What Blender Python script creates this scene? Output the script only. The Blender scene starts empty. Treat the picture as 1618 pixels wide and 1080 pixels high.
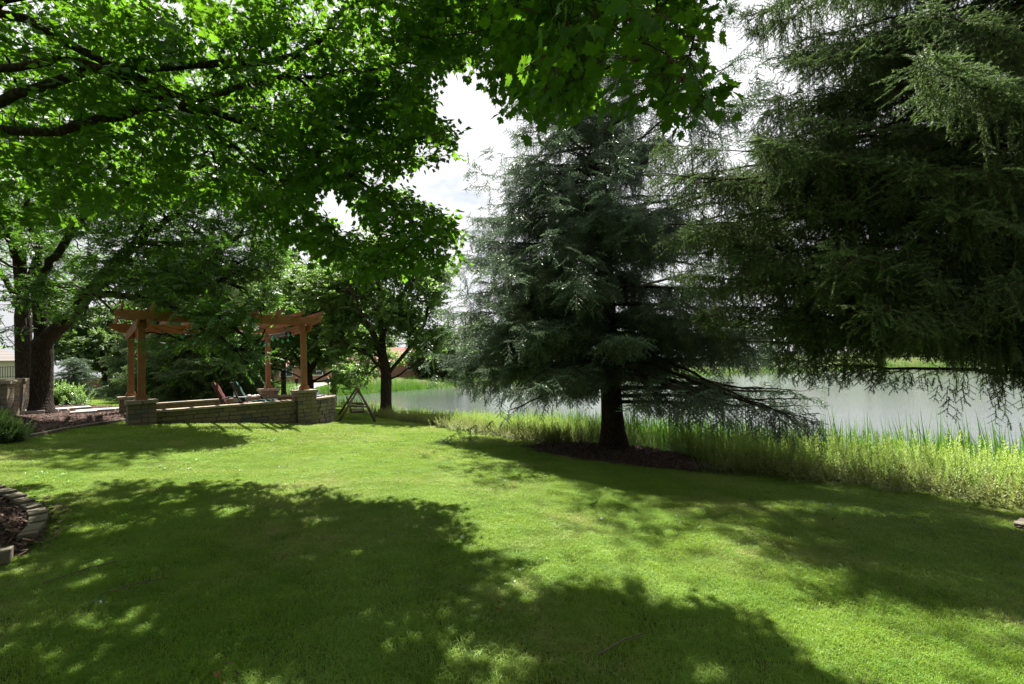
import bpy, math, random
import numpy as np
from mathutils import Matrix, Vector, Euler
PI = math.pi
random.seed(7)
rng = np.random.default_rng(7)
sc = bpy.context.scene
COL = sc.collection

# ------------------------------------------------------------------ camera
FPX = 720.0
TH, RO, EYE = math.radians(2.9), math.radians(-2.2), 1.6
CF = np.array([0, math.cos(TH), math.sin(TH)])
_R = np.array([1.0, 0, 0]); _U = np.array([0, -math.sin(TH), math.cos(TH)])
CR = math.cos(RO) * _R + math.sin(RO) * _U
CU = -math.sin(RO) * _R + math.cos(RO) * _U
cam = bpy.data.cameras.new('camera')
cam.sensor_width = 36.0
cam.lens = 36.0 * FPX / 1618.0
cam.clip_start = 0.05
cam.clip_end = 6000
camo = bpy.data.objects.new('camera', cam)
COL.objects.link(camo)
camo.matrix_world = Matrix(((CR[0], CU[0], -CF[0], 0), (CR[1], CU[1], -CF[1], 0), (CR[2], CU[2], -CF[2], EYE), (0, 0, 0, 1)))
sc.camera = camo

# ------------------------------------------------------------------ sky and sun
SUN_EL, SUN_AZ = math.radians(60.0), math.radians(-5.0)   # azimuth from +Y, negative = towards -X
sun_dir = Vector((math.sin(SUN_AZ) * math.cos(SUN_EL), math.cos(SUN_AZ) * math.cos(SUN_EL), math.sin(SUN_EL)))
world = bpy.data.worlds.new('World'); sc.world = world; world.use_nodes = True
nt = world.node_tree; nt.nodes.clear()
N = nt.nodes.new; L = nt.links.new
out = N('ShaderNodeOutputWorld'); bg = N('ShaderNodeBackground'); bg.inputs['Strength'].default_value = 0.031
sky = N('ShaderNodeTexSky'); sky.sky_type = 'NISHITA'; sky.sun_disc = False
sky.sun_elevation = SUN_EL; sky.sun_rotation = SUN_AZ
tc = N('ShaderNodeTexCoord'); mp = N('ShaderNodeMapping'); mp.inputs['Scale'].default_value = (1, 1, 2.2)
mp.inputs['Location'].default_value = (0.35, 0.1, 0.0)
cn = N('ShaderNodeTexNoise'); cn.inputs['Scale'].default_value = 2.6; cn.inputs['Detail'].default_value = 8; cn.inputs['Roughness'].default_value = 0.58
cr = N('ShaderNodeValToRGB'); cr.color_ramp.elements[0].position = 0.27; cr.color_ramp.elements[1].position = 0.43
mx = N('ShaderNodeMixRGB')
vd = N('ShaderNodeVectorMath'); vd.operation = 'DOT_PRODUCT'; vd.inputs[1].default_value = sun_dir; L(tc.outputs['Generated'], vd.inputs[0])
mr = N('ShaderNodeMapRange'); mr.inputs['From Min'].default_value = -.3; mr.inputs['From Max'].default_value = .75; mr.inputs['To Min'].default_value = .12; mr.inputs['To Max'].default_value = 1.15
L(vd.outputs['Value'], mr.inputs['Value'])
cb = N('ShaderNodeMixRGB'); cb.blend_type = 'MULTIPLY'; cb.inputs[0].default_value = 1; cb.inputs[1].default_value = (8.4, 8.5, 8.7, 1); L(mr.outputs[0], cb.inputs[2]); L(cb.outputs[0], mx.inputs['Color2'])
L(tc.outputs['Generated'], mp.inputs['Vector']); L(mp.outputs['Vector'], cn.inputs['Vector']); L(cn.outputs['Fac'], cr.inputs['Fac'])
L(cr.outputs['Color'], mx.inputs['Fac']); L(sky.outputs['Color'], mx.inputs['Color1']); L(mx.outputs['Color'], bg.inputs['Color'])
L(bg.outputs['Background'], out.inputs['Surface'])
sl = bpy.data.lights.new('sun', 'SUN'); sl.energy = 5.0; sl.angle = math.radians(0.53); sl.color = (1.0, 0.95, 0.86)
so = bpy.data.objects.new('sun', sl); COL.objects.link(so); so.location = (0, 0, 40)
so.rotation_euler = (-sun_dir).to_track_quat('-Z', 'Y').to_euler()

vs = sc.view_settings
vs.view_transform = 'Standard'; vs.look = 'None'; vs.gamma = 1.0; vs.use_curve_mapping = False; vs.exposure = 1.93
sc.render.engine = 'CYCLES'
cy = sc.cycles
cy.max_bounces = 6; cy.diffuse_bounces = 2; cy.glossy_bounces = 2; cy.transmission_bounces = 4; cy.transparent_max_bounces = 4
cy.use_denoising = True
cy.sample_clamp_indirect = 4.0
cy.caustics_reflective = False; cy.caustics_refractive = False

# ------------------------------------------------------------------ helpers: projection
def ray(px, py):
    d = CF + (px - 809) / FPX * CR + (540 - py) / FPX * CU
    return d / d[1]
def at(px, py, Y):
    """world point on the sight line through a photograph pixel, Y metres ahead"""
    d = ray(px, py); return np.array([d[0] * Y, Y, EYE + d[2] * Y])
def pix(P):
    v = P - np.array([0, 0, EYE]); d = v @ CF
    d = np.where(np.abs(d) < 1e-4, 1e-4, d)
    return 809 + FPX * (v @ CR) / d, 540 - FPX * (v @ CU) / d, d
def inpoly(x, y, poly):
    x = np.asarray(x, float); y = np.asarray(y, float); c = np.zeros(x.shape, bool); n = len(poly)
    for i in range(n):
        x1, y1 = poly[i]; x2, y2 = poly[(i + 1) % n]
        if y1 == y2: continue
        c ^= ((y1 > y) != (y2 > y)) & (x < (x2 - x1) * (y - y1) / (y2 - y1) + x1)
    return c

# ------------------------------------------------------------------ terrain
WATER = -1.3
LAKE = [(14, 3), (9.6, 9.85), (7.2, 11.7), (6.3, 12.9), (4.5, 15.1), (1.2, 19.2), (-3.6, 23.6), (-9, 29), (-15, 37), (-22, 45), (-24, 53), (-19, 58), (-14, 63),
        (-8, 68), (20, 73), (58, 76), (75, 69), (120, 60), (140, 20), (60, -20), (25, -12)]
def lake_d(x, y):
    x = np.asarray(x, float); y = np.asarray(y, float); d = np.full(x.shape, 1e9); n = len(LAKE)
    for i in range(n):
        ax, ay = LAKE[i]; bx, by = LAKE[(i + 1) % n]
        t = np.clip(((x - ax) * (bx - ax) + (y - ay) * (by - ay)) / ((bx - ax) ** 2 + (by - ay) ** 2), 0, 1)
        d = np.minimum(d, np.hypot(x - ax - t * (bx - ax), y - ay - t * (by - ay)))
    return np.where(inpoly(x, y, LAKE), -d, d)
def ss(t):
    t = np.clip(t, 0, 1); return t * t * (3 - 2 * t)
def height(x, y):
    x = np.asarray(x, float); y = np.asarray(y, float); d = lake_d(x, y)
    h = np.interp(d, [-3, 0, 1.5, 3, 5, 8, 12, 15, 20, 26, 40, 60, 400, 2000], [-2.6, -1.5, -1.1, -.68, -.44, -.22, 0, .1, .32, .48, .6, .8, 1.0, 1.2])
    h = h + .55 * ss((-x - 2) / 9) * ss(d / 5) * np.where(y > 55, 0.3, 1)
    h = h + 0.02 * np.sin(x * .9 + 1) * np.sin(y * .7) * ss(d / 6)
    return h
def ground(px, py):
    Ys = np.linspace(1.5, 80, 1600); d = ray(px, py); Z = EYE + d[2] * Ys - height(d[0] * Ys, Ys); k = int(np.argmax(Z < 0)); k = max(k, 1)
    t = Z[k - 1] / (Z[k - 1] - Z[k] + 1e-9); return at(px, py, Ys[k - 1] + t * (Ys[k] - Ys[k - 1]))
def gz(x, y): return float(height(x, y))

# ------------------------------------------------------------------ helpers: objects
def tag(o, label=None, cat=None, group=None, kind=None):
    if label: o['label'] = label
    if cat: o['category'] = cat
    if group: o['group'] = group
    if kind: o['kind'] = kind
    return o
def empty(name, loc=(0, 0, 0), rz=0, **k):
    o = bpy.data.objects.new(name, None); COL.objects.link(o); o.location = Vector([float(v) for v in loc]); o.rotation_euler = (0, 0, rz)
    o.empty_display_size = .1
    return tag(o, **k)
def raw_mesh(name, V, F, mat=None, smooth=False, rnd=None):
    """V (n,3); F (m,k) array or list of arrays with different k"""
    me = bpy.data.meshes.new(name)
    V = np.asarray(V, np.float32).reshape(-1, 3)
    Fs = F if isinstance(F, (list, tuple)) else [F]
    Fs = [np.asarray(f, np.int32) for f in Fs if len(f)]
    me.vertices.add(len(V)); me.vertices.foreach_set('co', V.ravel())
    if Fs:
        idx = np.concatenate([f.ravel() for f in Fs]); tot = np.concatenate([np.full(len(f), f.shape[1], np.int32) for f in Fs])
        me.loops.add(len(idx)); me.loops.foreach_set('vertex_index', idx)
        me.polygons.add(len(tot)); me.polygons.foreach_set('loop_start', np.concatenate([[0], np.cumsum(tot)[:-1]]).astype(np.int32))
        me.polygons.foreach_set('loop_total', tot)
        me.polygons.foreach_set('use_smooth', np.full(len(tot), bool(smooth)))
    if rnd is not None:
        a = me.attributes.new('rnd', 'FLOAT', 'FACE'); a.data.foreach_set('value', np.asarray(rnd, np.float32))
    me.update(calc_edges=True)
    if mat: me.materials.append(mat)
    return me
def link(name, me, parent=None, loc=None, rot=None, scl=None):
    o = bpy.data.objects.new(name, me); COL.objects.link(o)
    if parent: o.parent = parent
    if loc is not None: o.location = Vector([float(v) for v in loc])
    if rot is not None: o.rotation_euler = rot
    if scl is not None: o.scale = scl
    return o
class MB:
    def __init__(s): s.V = []; s.F = {3: [], 4: []}; s.n = 0
    def add(s, V, F):
        V = np.asarray(V, float).reshape(-1, 3)
        for f in F: 
            if len(f) > 4:
                for i in range(1, len(f) - 1): s.F[3].append([f[0] + s.n, f[i] + s.n, f[i + 1] + s.n])
            else: s.F[len(f)].append([i + s.n for i in f])
        s.V.append(V); s.n += len(V); return s
    def box(s, c, size, rz=0, M=None):
        h = np.array(size) / 2
        V = np.array([[x, y, z] for x in (-1, 1) for y in (-1, 1) for z in (-1, 1)]) * h
        if M is None:
            cz, sz = math.cos(rz), math.sin(rz); M = np.array([[cz, -sz, 0], [sz, cz, 0], [0, 0, 1]])
        V = V @ np.asarray(M).T + np.array(c)
        return s.add(V, [(0, 1, 3, 2), (4, 6, 7, 5), (0, 4, 5, 1), (2, 3, 7, 6), (0, 2, 6, 4), (1, 5, 7, 3)])
    def bar(s, a, b, w, h):
        a = np.array(a, float); b = np.array(b, float); d = b - a; ln = np.linalg.norm(d); x = d / ln
        up = np.array([0, 0, 1.]) if abs(x[2]) < .95 else np.array([0, 1., 0]); y = np.cross(up, x); y /= np.linalg.norm(y); z = np.cross(x, y)
        return s.box((a + b) / 2, (ln, w, h), M=np.array([x, y, z]).T)
    def prism(s, prof, a, b, M=None):
        """prof: list of (u,w) in the x/z plane, extruded along y from a to b, then transformed by M (4x4)"""
        n = len(prof); V = [(u, a, w) for u, w in prof] + [(u, b, w) for u, w in prof]; V = np.array(V, float)
        if M is not None: M = np.array(M); V = V @ M[:3, :3].T + M[:3, 3]
        F = [tuple(range(n)), tuple(range(2 * n - 1, n - 1, -1))] + [(i + n, (i + 1) % n + n, (i + 1) % n, i) for i in range(n)]
        return s.add(V, F)
    def tube(s, P, r, k=8, cap=True):
        V, F = ring_tube([(np.array(P, float), np.broadcast_to(np.array(r, float), (len(P),)))], k)
        s.V.append(V)
        for f in F: s.F[4].append([i + s.n for i in f])
        if cap:
            m = len(V)
            s.add(V[:k], [tuple(range(k - 1, -1, -1))][:1]) if False else None
            base = s.n
            for st, rev in ((0, True), (m - k, False)):
                q = [base + st + i for i in range(k)]
                if rev: q = q[::-1]
                for i in range(1, k - 1): s.F[3].append([q[0], q[i], q[i + 1]])
        s.n += len(V); return s
    def mesh(s, name, mat, bevel=0):
        V = np.concatenate(s.V); me = raw_mesh(name, V, [np.array(s.F[3]).reshape(-1, 3), np.array(s.F[4]).reshape(-1, 4)], mat)
        return me
    def build(s, name, mat, parent=None, loc=None, rot=None, bevel=0, smooth=False):
        o = link(name, s.mesh(name, mat), parent, loc, rot)
        if smooth: o.data.polygons.foreach_set('use_smooth', [True] * len(o.data.polygons))
        if bevel:
            m = o.modifiers.new('edge', 'BEVEL'); m.width = bevel; m.segments = 1; m.limit_method = 'ANGLE'
        return o
def ring_tube(chains, k):
    """chains: list of (P(n,3), r(n)); returns verts, quads"""
    Ps, Rs, Ts, Rf, starts = [], [], [], [], []; off = 0
    for P, r in chains:
        n = len(P); T = np.gradient(P, axis=0); d = P[-1] - P[0]; a = np.abs(d / (np.linalg.norm(d) + 1e-9))
        ref = np.zeros(3); ref[int(np.argmin(a))] = 1
        Ps.append(P); Rs.append(r); Ts.append(T); Rf.append(np.broadcast_to(ref, P.shape)); starts.append((off, n)); off += n
    P = np.concatenate(Ps); r = np.concatenate(Rs); T = np.concatenate(Ts); ref = np.concatenate(Rf)
    T = T / (np.linalg.norm(T, axis=1, keepdims=True) + 1e-9)
    A = np.cross(T, ref); A /= (np.linalg.norm(A, axis=1, keepdims=True) + 1e-9); B = np.cross(T, A)
    an = np.arange(k) / k * 2 * PI
    V = P[:, None] + r[:, None, None] * (np.cos(an)[None, :, None] * A[:, None] + np.sin(an)[None, :, None] * B[:, None])
    F = []
    i0 = np.concatenate([np.arange(o, o + n - 1) for o, n in starts]); j = np.arange(k); j2 = (j + 1) % k
    F = np.stack([i0[:, None] * k + j, i0[:, None] * k + j2, (i0[:, None] + 1) * k + j2, (i0[:, None] + 1) * k + j], -1).reshape(-1, 4)
    return V.reshape(-1, 3), F
def wood_object(name, chains, mat, parent=None):
    Vs, Fs, n = [], [], 0
    for lo, hi, k in ((.06, 9, 14), (.02, .06, 7), (0, .02, 3)):
        g = [c for c in chains if lo <= float(np.max(c[1])) < hi and len(c[0]) > 1]
        if not g: continue
        V, F = ring_tube(g, k); Vs.append(V); Fs.append(F + n); n += len(V)
    me = raw_mesh(name, np.concatenate(Vs), np.concatenate(Fs), mat, smooth=True)
    return link(name, me, parent)

# ------------------------------------------------------------------ helpers: scattering
def mats_to_euler(Rm):
    return np.stack([np.arctan2(Rm[:, 2, 1], Rm[:, 2, 2]), -np.arcsin(np.clip(Rm[:, 2, 0], -1, 1)), np.arctan2(Rm[:, 1, 0], Rm[:, 0, 0])], -1)
def frame_x(D, roll=None, up=(0, 0, 1)):
    """rotation matrices with X along D, Z near up, rolled about X"""
    D = D / (np.linalg.norm(D, axis=1, keepdims=True) + 1e-9)
    Y = np.cross(np.broadcast_to(np.array(up, float), D.shape), D); Y /= (np.linalg.norm(Y, axis=1, keepdims=True) + 1e-6)
    Z = np.cross(D, Y)
    if roll is not None:
        c, s = np.cos(roll)[:, None], np.sin(roll)[:, None]; Y, Z = c * Y + s * Z, -s * Y + c * Z
    return np.stack([D, Y, Z], -1)
_groups = {}
def scatter_group(sources):
    key = tuple(s.name for s in sources)
    if key in _groups: return _groups[key]
    g = bpy.data.node_groups.new('scatter', 'GeometryNodeTree')
    g.interface.new_socket('Geometry', in_out='INPUT', socket_type='NodeSocketGeometry')
    g.interface.new_socket('Geometry', in_out='OUTPUT', socket_type='NodeSocketGeometry')
    n = g.nodes.new; l = g.links.new
    gi = n('NodeGroupInput'); go = n('NodeGroupOutput'); jn = n('GeometryNodeJoinGeometry')
    def attr(nm, t):
        a = n('GeometryNodeInputNamedAttribute'); a.data_type = t; a.inputs['Name'].default_value = nm; return a.outputs[0]
    rot, scl, var = attr('rot', 'FLOAT_VECTOR'), attr('scl', 'FLOAT'), attr('var', 'INT')
    e2r = n('FunctionNodeEulerToRotation'); l(rot, e2r.inputs[0])
    for i, s in enumerate(sources):
        oi = n('GeometryNodeObjectInfo'); oi.inputs['Object'].default_value = s; oi.inputs['As Instance'].default_value = True
        cp = n('FunctionNodeCompare'); cp.data_type = 'INT'; cp.operation = 'EQUAL'
        ints = [x for x in cp.inputs if x.type == 'INT']; l(var, ints[0]); ints[1].default_value = i
        ip = n('GeometryNodeInstanceOnPoints')
        l(gi.outputs[0], ip.inputs['Points']); l(cp.outputs[0], ip.inputs['Selection']); l(oi.outputs['Geometry'], ip.inputs['Instance'])
        l(e2r.outputs[0], ip.inputs['Rotation']); l(scl, ip.inputs['Scale']); l(ip.outputs[0], jn.inputs[0])
    l(jn.outputs[0], go.inputs[0])
    _groups[key] = g
    return g
def scatter(name, P, E, S, sources, parent=None, var=None):
    P = np.asarray(P, np.float32); n = len(P)
    me = bpy.data.meshes.new(name); me.vertices.add(n); me.vertices.foreach_set('co', P.ravel())
    a = me.attributes.new('rot', 'FLOAT_VECTOR', 'POINT'); a.data.foreach_set('vector', np.asarray(E, np.float32).ravel())
    a = me.attributes.new('scl', 'FLOAT', 'POINT'); a.data.foreach_set('value', np.broadcast_to(np.asarray(S, np.float32), (n,)).copy())
    if var is None: var = rng.integers(0, len(sources), n)
    a = me.attributes.new('var', 'INT', 'POINT'); a.data.foreach_set('value', np.asarray(var, np.int32))
    me.update(); o = link(name, me, parent)
    m = o.modifiers.new('scatter', 'NODES'); m.node_group = scatter_group(sources)
    return o
def source(name, me): return bpy.data.objects.new(name, me)      # a pattern for the scatter, never in the scene itself

# ------------------------------------------------------------------ materials
class NM:
    def __init__(s, name):
        s.m = bpy.data.materials.new(name); s.m.use_nodes = True; s.t = s.m.node_tree
        s.b = s.t.nodes['Principled BSDF']; s.o = s.t.nodes['Material Output']
    def n(s, t, **k):
        x = s.t.nodes.new(t)
        for a, b in k.items(): setattr(x, a, b)
        return x
    def l(s, a, b): s.t.links.new(a, b)
    def coord(s, kind='Object', scale=(1, 1, 1)):
        c = s.n('ShaderNodeTexCoord'); m = s.n('ShaderNodeMapping'); m.inputs['Scale'].default_value = scale
        if kind == 'World':
            g = s.n('ShaderNodeNewGeometry'); s.l(g.outputs['Position'], m.inputs['Vector'])
        else: s.l(c.outputs[kind], m.inputs['Vector'])
        return m.outputs['Vector']
    def noise(s, vec, scale, detail=4, rough=.55):
        x = s.n('ShaderNodeTexNoise'); x.inputs['Scale'].default_value = scale; x.inputs['Detail'].default_value = detail; x.inputs['Roughness'].default_value = rough
        s.l(vec, x.inputs['Vector']); return x.outputs['Fac']
    def ramp(s, fac, stops):
        x = s.n('ShaderNodeValToRGB'); e = x.color_ramp.elements
        while len(e) < len(stops): e.new(.5)
        for i, (p, c) in enumerate(stops): e[i].position = p; e[i].color = (*c, 1) if len(c) == 3 else c
        s.l(fac, x.inputs['Fac']); return x.outputs['Color']
    def mix(s, fac, a, b, mode='MIX'):
        x = s.n('ShaderNodeMixRGB', blend_type=mode)
        for i, v in ((0, fac), (1, a), (2, b)):
            if isinstance(v, (int, float)): x.inputs[i].default_value = v
            elif isinstance(v, tuple): x.inputs[i].default_value = (*v, 1)
            else: s.l(v, x.inputs[i])
        return x.outputs[0]
    def math(s, op, a, b=0.5):
        x = s.n('ShaderNodeMath', operation=op)
        for i, v in ((0, a), (1, b)):
            if isinstance(v, (int, float)): x.inputs[i].default_value = v
            else: s.l(v, x.inputs[i])
        return x.outputs[0]
    def set(s, col, rough=.8, spec=.3, bump=None, bs=.4, bd=.01, metal=0):
        if isinstance(col, tuple): s.b.inputs['Base Color'].default_value = (*col, 1)
        else: s.l(col, s.b.inputs['Base Color'])
        s.b.inputs['Roughness'].default_value = rough; s.b.inputs['Specular IOR Level'].default_value = spec; s.b.inputs['Metallic'].default_value = metal
        if bump is not None:
            x = s.n('ShaderNodeBump'); x.inputs['Strength'].default_value = bs; x.inputs['Distance'].default_value = bd
            s.l(bump, x.inputs['Height']); s.l(x.outputs[0], s.b.inputs['Normal'])
        return s.m
def leaf_mat(name, c1, c2, tr, tfac=.45, rough=.45, spec=.4, wn=None):
    m = NM(name); oi = m.n('ShaderNodeObjectInfo'); at_ = m.n('ShaderNodeAttribute'); at_.attribute_name = 'rnd'
    f = m.math('ADD', m.math('MULTIPLY', oi.outputs['Random'], .5), m.math('MULTIPLY', at_.outputs['Fac'], .5))
    col = m.mix(f, c1, c2)
    trc = m.mix(f, tuple(v * .75 for v in tr), tuple(min(1, v * 1.2) for v in tr))
    m.set(col, rough, spec)
    t = m.n('ShaderNodeBsdfTranslucent'); m.l(trc, t.inputs['Color'])
    x = m.n('ShaderNodeMixShader'); x.inputs[0].default_value = tfac
    m.l(m.b.outputs[0], x.inputs[1]); m.l(t.outputs[0], x.inputs[2]); m.l(x.outputs[0], m.o.inputs['Surface'])
    return m.m
def plain(name, col, rough=.7, spec=.3, var=.25, scale=6, bs=.3, bd=.004, metal=0):
    m = NM(name); v = m.coord('Object'); nz = m.noise(v, scale, 6, .65)
    d = tuple(c * (1 - var) for c in col); b = tuple(min(1, c * (1 + var)) for c in col)
    return m.set(m.ramp(nz, [(.3, d), (.7, b)]), rough, spec, nz, bs, bd, metal)
def bark_mat(name, c1, c2, s=1.0):
    m = NM(name); v = m.coord('Object', (7 * s, 7 * s, 1.6 * s)); nz = m.noise(v, 3.2, 7, .7)
    vo = m.n('ShaderNodeTexVoronoi', feature='DISTANCE_TO_EDGE'); vo.inputs['Scale'].default_value = 3.0; m.l(v, vo.inputs['Vector'])
    h = m.math('ADD', m.math('MULTIPLY', vo.outputs['Distance'], 1.4), m.math('MULTIPLY', nz, .6))
    return m.set(m.ramp(h, [(.2, c1), (.75, c2)]), .95, .1, h, 1.0, .03)
M = {}
M['bark'] = bark_mat('ash_bark', (.012, .0095, .008), (.052, .041, .032))
M['bark2'] = bark_mat('maple_bark', (.02, .016, .013), (.075, .06, .048), .9)
M['bark3'] = bark_mat('conifer_bark', (.022, .016, .013), (.085, .06, .046), 1.1)
M['maple'] = leaf_mat('maple_leaf', (.022, .075, .008), (.045, .13, .016), (.15, .34, .014), .44, .5, .3)
M['ash'] = leaf_mat('ash_leaf', (.03, .075, .016), (.06, .13, .03), (.13, .30, .025), .4, .42, .5)
M['oakish'] = leaf_mat('shade_tree_leaf', (.07, .14, .045), (.15, .25, .09), (.24, .4, .08), .5, .4, .5)
M['lime'] = leaf_mat('young_leaf', (.09, .2, .03), (.14, .28, .04), (.3, .5, .05), .45, .5, .4)
M['fargreen'] = leaf_mat('far_leaf', (.06, .11, .035), (.11, .18, .06), (.16, .28, .05), .35, .5, .4)
M['norway'] = leaf_mat('spruce_needle', (.038, .08, .036), (.16, .225, .105), (.15, .24, .07), .3, .6, .22)
M['fir'] = leaf_mat('fir_needle', (.06, .11, .068), (.19, .265, .185), (.13, .2, .11), .3, .42, .5)
M['twig'] = plain('twig', (.09, .06, .04), .9)
M['cedar'] = None
m = NM('cedar_wood'); v = m.coord('Object', (1, 1, 1)); nz = m.noise(v, 3, 6, .6); m.n
v2 = m.coord('Generated', (3, 40, 40)); g = m.noise(v2, 2, 5, .6)
M['cedar'] = m.set(m.mix(.35, m.ramp(nz, [(.3, (.19, .08, .035)), (.7, (.29, .135, .06))]), m.ramp(g, [(.3, (.13, .055, .025)), (.7, (.36, .17, .07))])), .65, .3, g, .3, .003)
M['greywood'] = plain('weathered_wood', (.14, .115, .09), .9, .2, .4, 18)
def stone_mat(name, stops, sc_=9):
    m = NM(name); oi = m.n('ShaderNodeObjectInfo'); c = m.ramp(oi.outputs['Random'], stops); v = m.coord('Object'); 
    nz = m.noise(v, sc_, 7, .7); c = m.mix(m.math('MULTIPLY', nz, .55), c, (.10, .085, .065))
    return m.set(c, .92, .2, nz, .7, .012)
M['stone'] = stone_mat('tumbled_block', [(0, (.185, .155, .115)), (.35, (.25, .21, .155)), (.6, (.225, .18, .135)), (.84, (.205, .165, .125)), (.86, (.12, .12, .12)), (1, (.15, .142, .138))])
M['stone'].node_tree.nodes
M['redstone'] = stone_mat('rosy_block', [(0, (.28, .17, .125)), (.5, (.36, .24, .175)), (1, (.25, .165, .125))])
M['cap'] = stone_mat('cap_stone', [(0, (.30, .255, .205)), (1, (.38, .33, .27))])
M['flag'] = stone_mat('flagstone', [(0, (.36, .34, .33)), (1, (.46, .43, .41))])
M['edge'] = stone_mat('edging_stone', [(0, (.13, .115, .09)), (1, (.21, .185, .145))], 14)
M['black'] = plain('black_metal', (.015, .015, .016), .4, .5, .2)
M['steel'] = plain('grey_metal', (.35, .35, .36), .35, .5, .1, metal=.8)
M['tube'] = plain('heater_tube', (.7, .62, .52), .3, .5, .05)
M['maroon'] = plain('maroon_cushion', (.10, .03, .028), .85, .2, .25, 12)
M['green'] = plain('green_cushion', (.022, .06, .047), .85, .2, .25, 12)
M['paver'] = plain('patio_paver', (.3, .23, .18), .9, .2, .3, 5)
m = NM('bulb_glass'); m.set((.05, .55, .28), .1, .5); m.b.inputs['Transmission Weight'].default_value = .3; M['bulb'] = m.m
m = NM('amber_glass'); m.set((.85, .22, .03), .3, .5); M['amber'] = m.m
# mulch
m = NM('mulch'); v = m.coord('World'); nz = m.noise(v, 28, 6, .75); vo = m.n('ShaderNodeTexVoronoi'); vo.inputs['Scale'].default_value = 45; m.l(v, vo.inputs['Vector'])
M['mulch'] = m.set(m.mix(.5, m.ramp(nz, [(.35, (.018, .011, .009)), (.68, (.10, .062, .05))]), m.ramp(vo.outputs['Color'], [(.2, (.02, .012, .01)), (.9, (.13, .085, .07))])), .95, .15, nz, 1, .03)
m = NM('mulch_chip'); oi = m.n('ShaderNodeObjectInfo'); a = m.n('ShaderNodeAttribute'); a.attribute_name = 'rnd'
M['chip'] = m.set(m.ramp(a.outputs['Fac'], [(0, (.022, .013, .01)), (.6, (.07, .042, .034)), (1, (.2, .13, .1))]), .9, .2)
# lawn ground and blades share one pattern of tone over the ground
def lawn_tone(m, green, dark, dry):
    v = m.coord('World'); big = m.noise(v, .55, 3, .5); med = m.noise(v, 2.3, 4, .6)
    c = m.mix(m.ramp(med, [(.38, (0, 0, 0)), (.66, (1, 1, 1))]), green, dark)
    dm = m.math('MULTIPLY', m.ramp(big, [(.47, (0, 0, 0)), (.66, (1, 1, 1))]), m.ramp(m.noise(v, 5, 4, .6), [(.4, (.15, .15, .15)), (.62, (1, 1, 1))]))
    wv_ = m.n('ShaderNodeTexWave'); wv_.inputs['Scale'].default_value = .38; wv_.inputs['Distortion'].default_value = 5; wv_.inputs['Detail'].default_value = 3; wv_.inputs['Detail Scale'].default_value = .8
    m.l(m.coord('World', (.35, 1.2, 1)), wv_.inputs['Vector']); c = m.mix(m.math('MULTIPLY', m.ramp(wv_.outputs['Fac'], [(.62, (0, 0, 0)), (.95, (1, 1, 1))]), .38), c, tuple(min(1, v * 1.25 + .05) for v in green))
    return m.mix(m.math('MULTIPLY', dm, .75), c, dry)
m = NM('lawn_soil'); v = m.coord('World'); nz = m.noise(v, 60, 4, .7)
M['lawn'] = m.set(m.mix(m.ramp(nz, [(.3, (0, 0, 0)), (.7, (1, 1, 1))]), lawn_tone(m, (.05, .10, .018), (.035, .08, .012), (.14, .12, .06)), (.05, .05, .018)), 1, .1, nz, .6, .03)
m = NM('grass_blade'); a = m.n('ShaderNodeAttribute'); a.attribute_name = 'rnd'
c = lawn_tone(m, (.19, .335, .03), (.10, .25, .018), (.45, .41, .21))
c = m.mix(m.ramp(a.outputs['Fac'], [(0, (0, 0, 0)), (.55, (.05, .05, .05)), (.86, (.15, .15, .15)), (1, (.7, .7, .7))]), c, (.36, .36, .15))
c = m.mix(m.math('MULTIPLY', a.outputs['Fac'], .35), c, (.16, .28, .03))
m.set(c, .5, .35)
t = m.n('ShaderNodeBsdfTranslucent'); m.l(m.mix(.5, c, (.36, .46, .035)), t.inputs['Color']); x = m.n('ShaderNodeMixShader'); x.inputs[0].default_value = .42
m.l(m.b.outputs[0], x.inputs[1]); m.l(t.outputs[0], x.inputs[2]); m.l(x.outputs[0], m.o.inputs['Surface']); M['blade'] = m.m
M['reed'] = leaf_mat('reed_blade', (.03, .10, .02), (.07, .16, .035), (.14, .32, .03), .35, .45, .4)
M['weed'] = leaf_mat('goldenrod_leaf', (.15, .27, .045), (.32, .40, .10), (.34, .48, .08), .4, .55, .3)
M['weedlow'] = leaf_mat('low_weed_leaf', (.12, .17, .04), (.24, .25, .08), (.25, .3, .06), .35, .6, .3)
# water
m = NM('pond_water'); v = m.coord('World', (.35, 1.6, 1)); r1 = m.noise(v, 1.3, 7, .7); r2 = m.noise(v, 9, 3, .6)
hh = m.math('ADD', r1, m.math('MULTIPLY', r2, .22))
M['water'] = m.set(m.ramp(m.noise(m.coord('World'), .05, 3), [(.3, (.07, .08, .08)), (.7, (.088, .1, .112))]), .03, .5, hh, .28, .06); m.b.inputs['IOR'].default_value = 1.5
# brick, roofs, siding
def brick_mat(name, c1, c2, mo, sx, sy):
    m = NM(name); b = m.n('ShaderNodeTexBrick'); b.inputs['Color1'].default_value = (*c1, 1); b.inputs['Color2'].default_value = (*c2, 1); b.inputs['Mortar'].default_value = (*mo, 1)
    b.inputs['Scale'].default_value = 1; b.inputs['Brick Width'].default_value = sx; b.inputs['Row Height'].default_value = sy; b.inputs['Mortar Size'].default_value = .012
    c = m.n('ShaderNodeTexCoord'); s = m.n('ShaderNodeSeparateXYZ'); k = m.n('ShaderNodeCombineXYZ'); m.l(c.outputs['Object'], s.inputs[0]); m.l(s.outputs[0], k.inputs[0]); m.l(s.outputs[2], k.inputs[1])
    m.l(k.outputs[0], b.inputs['Vector']); return m.set(b.outputs['Color'], .9, .2, b.outputs['Fac'], .3, -.01)
M['brick'] = brick_mat('red_brick', (.3, .115, .07), (.38, .17, .105), (.35, .3, .26), .22, .075)
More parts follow.
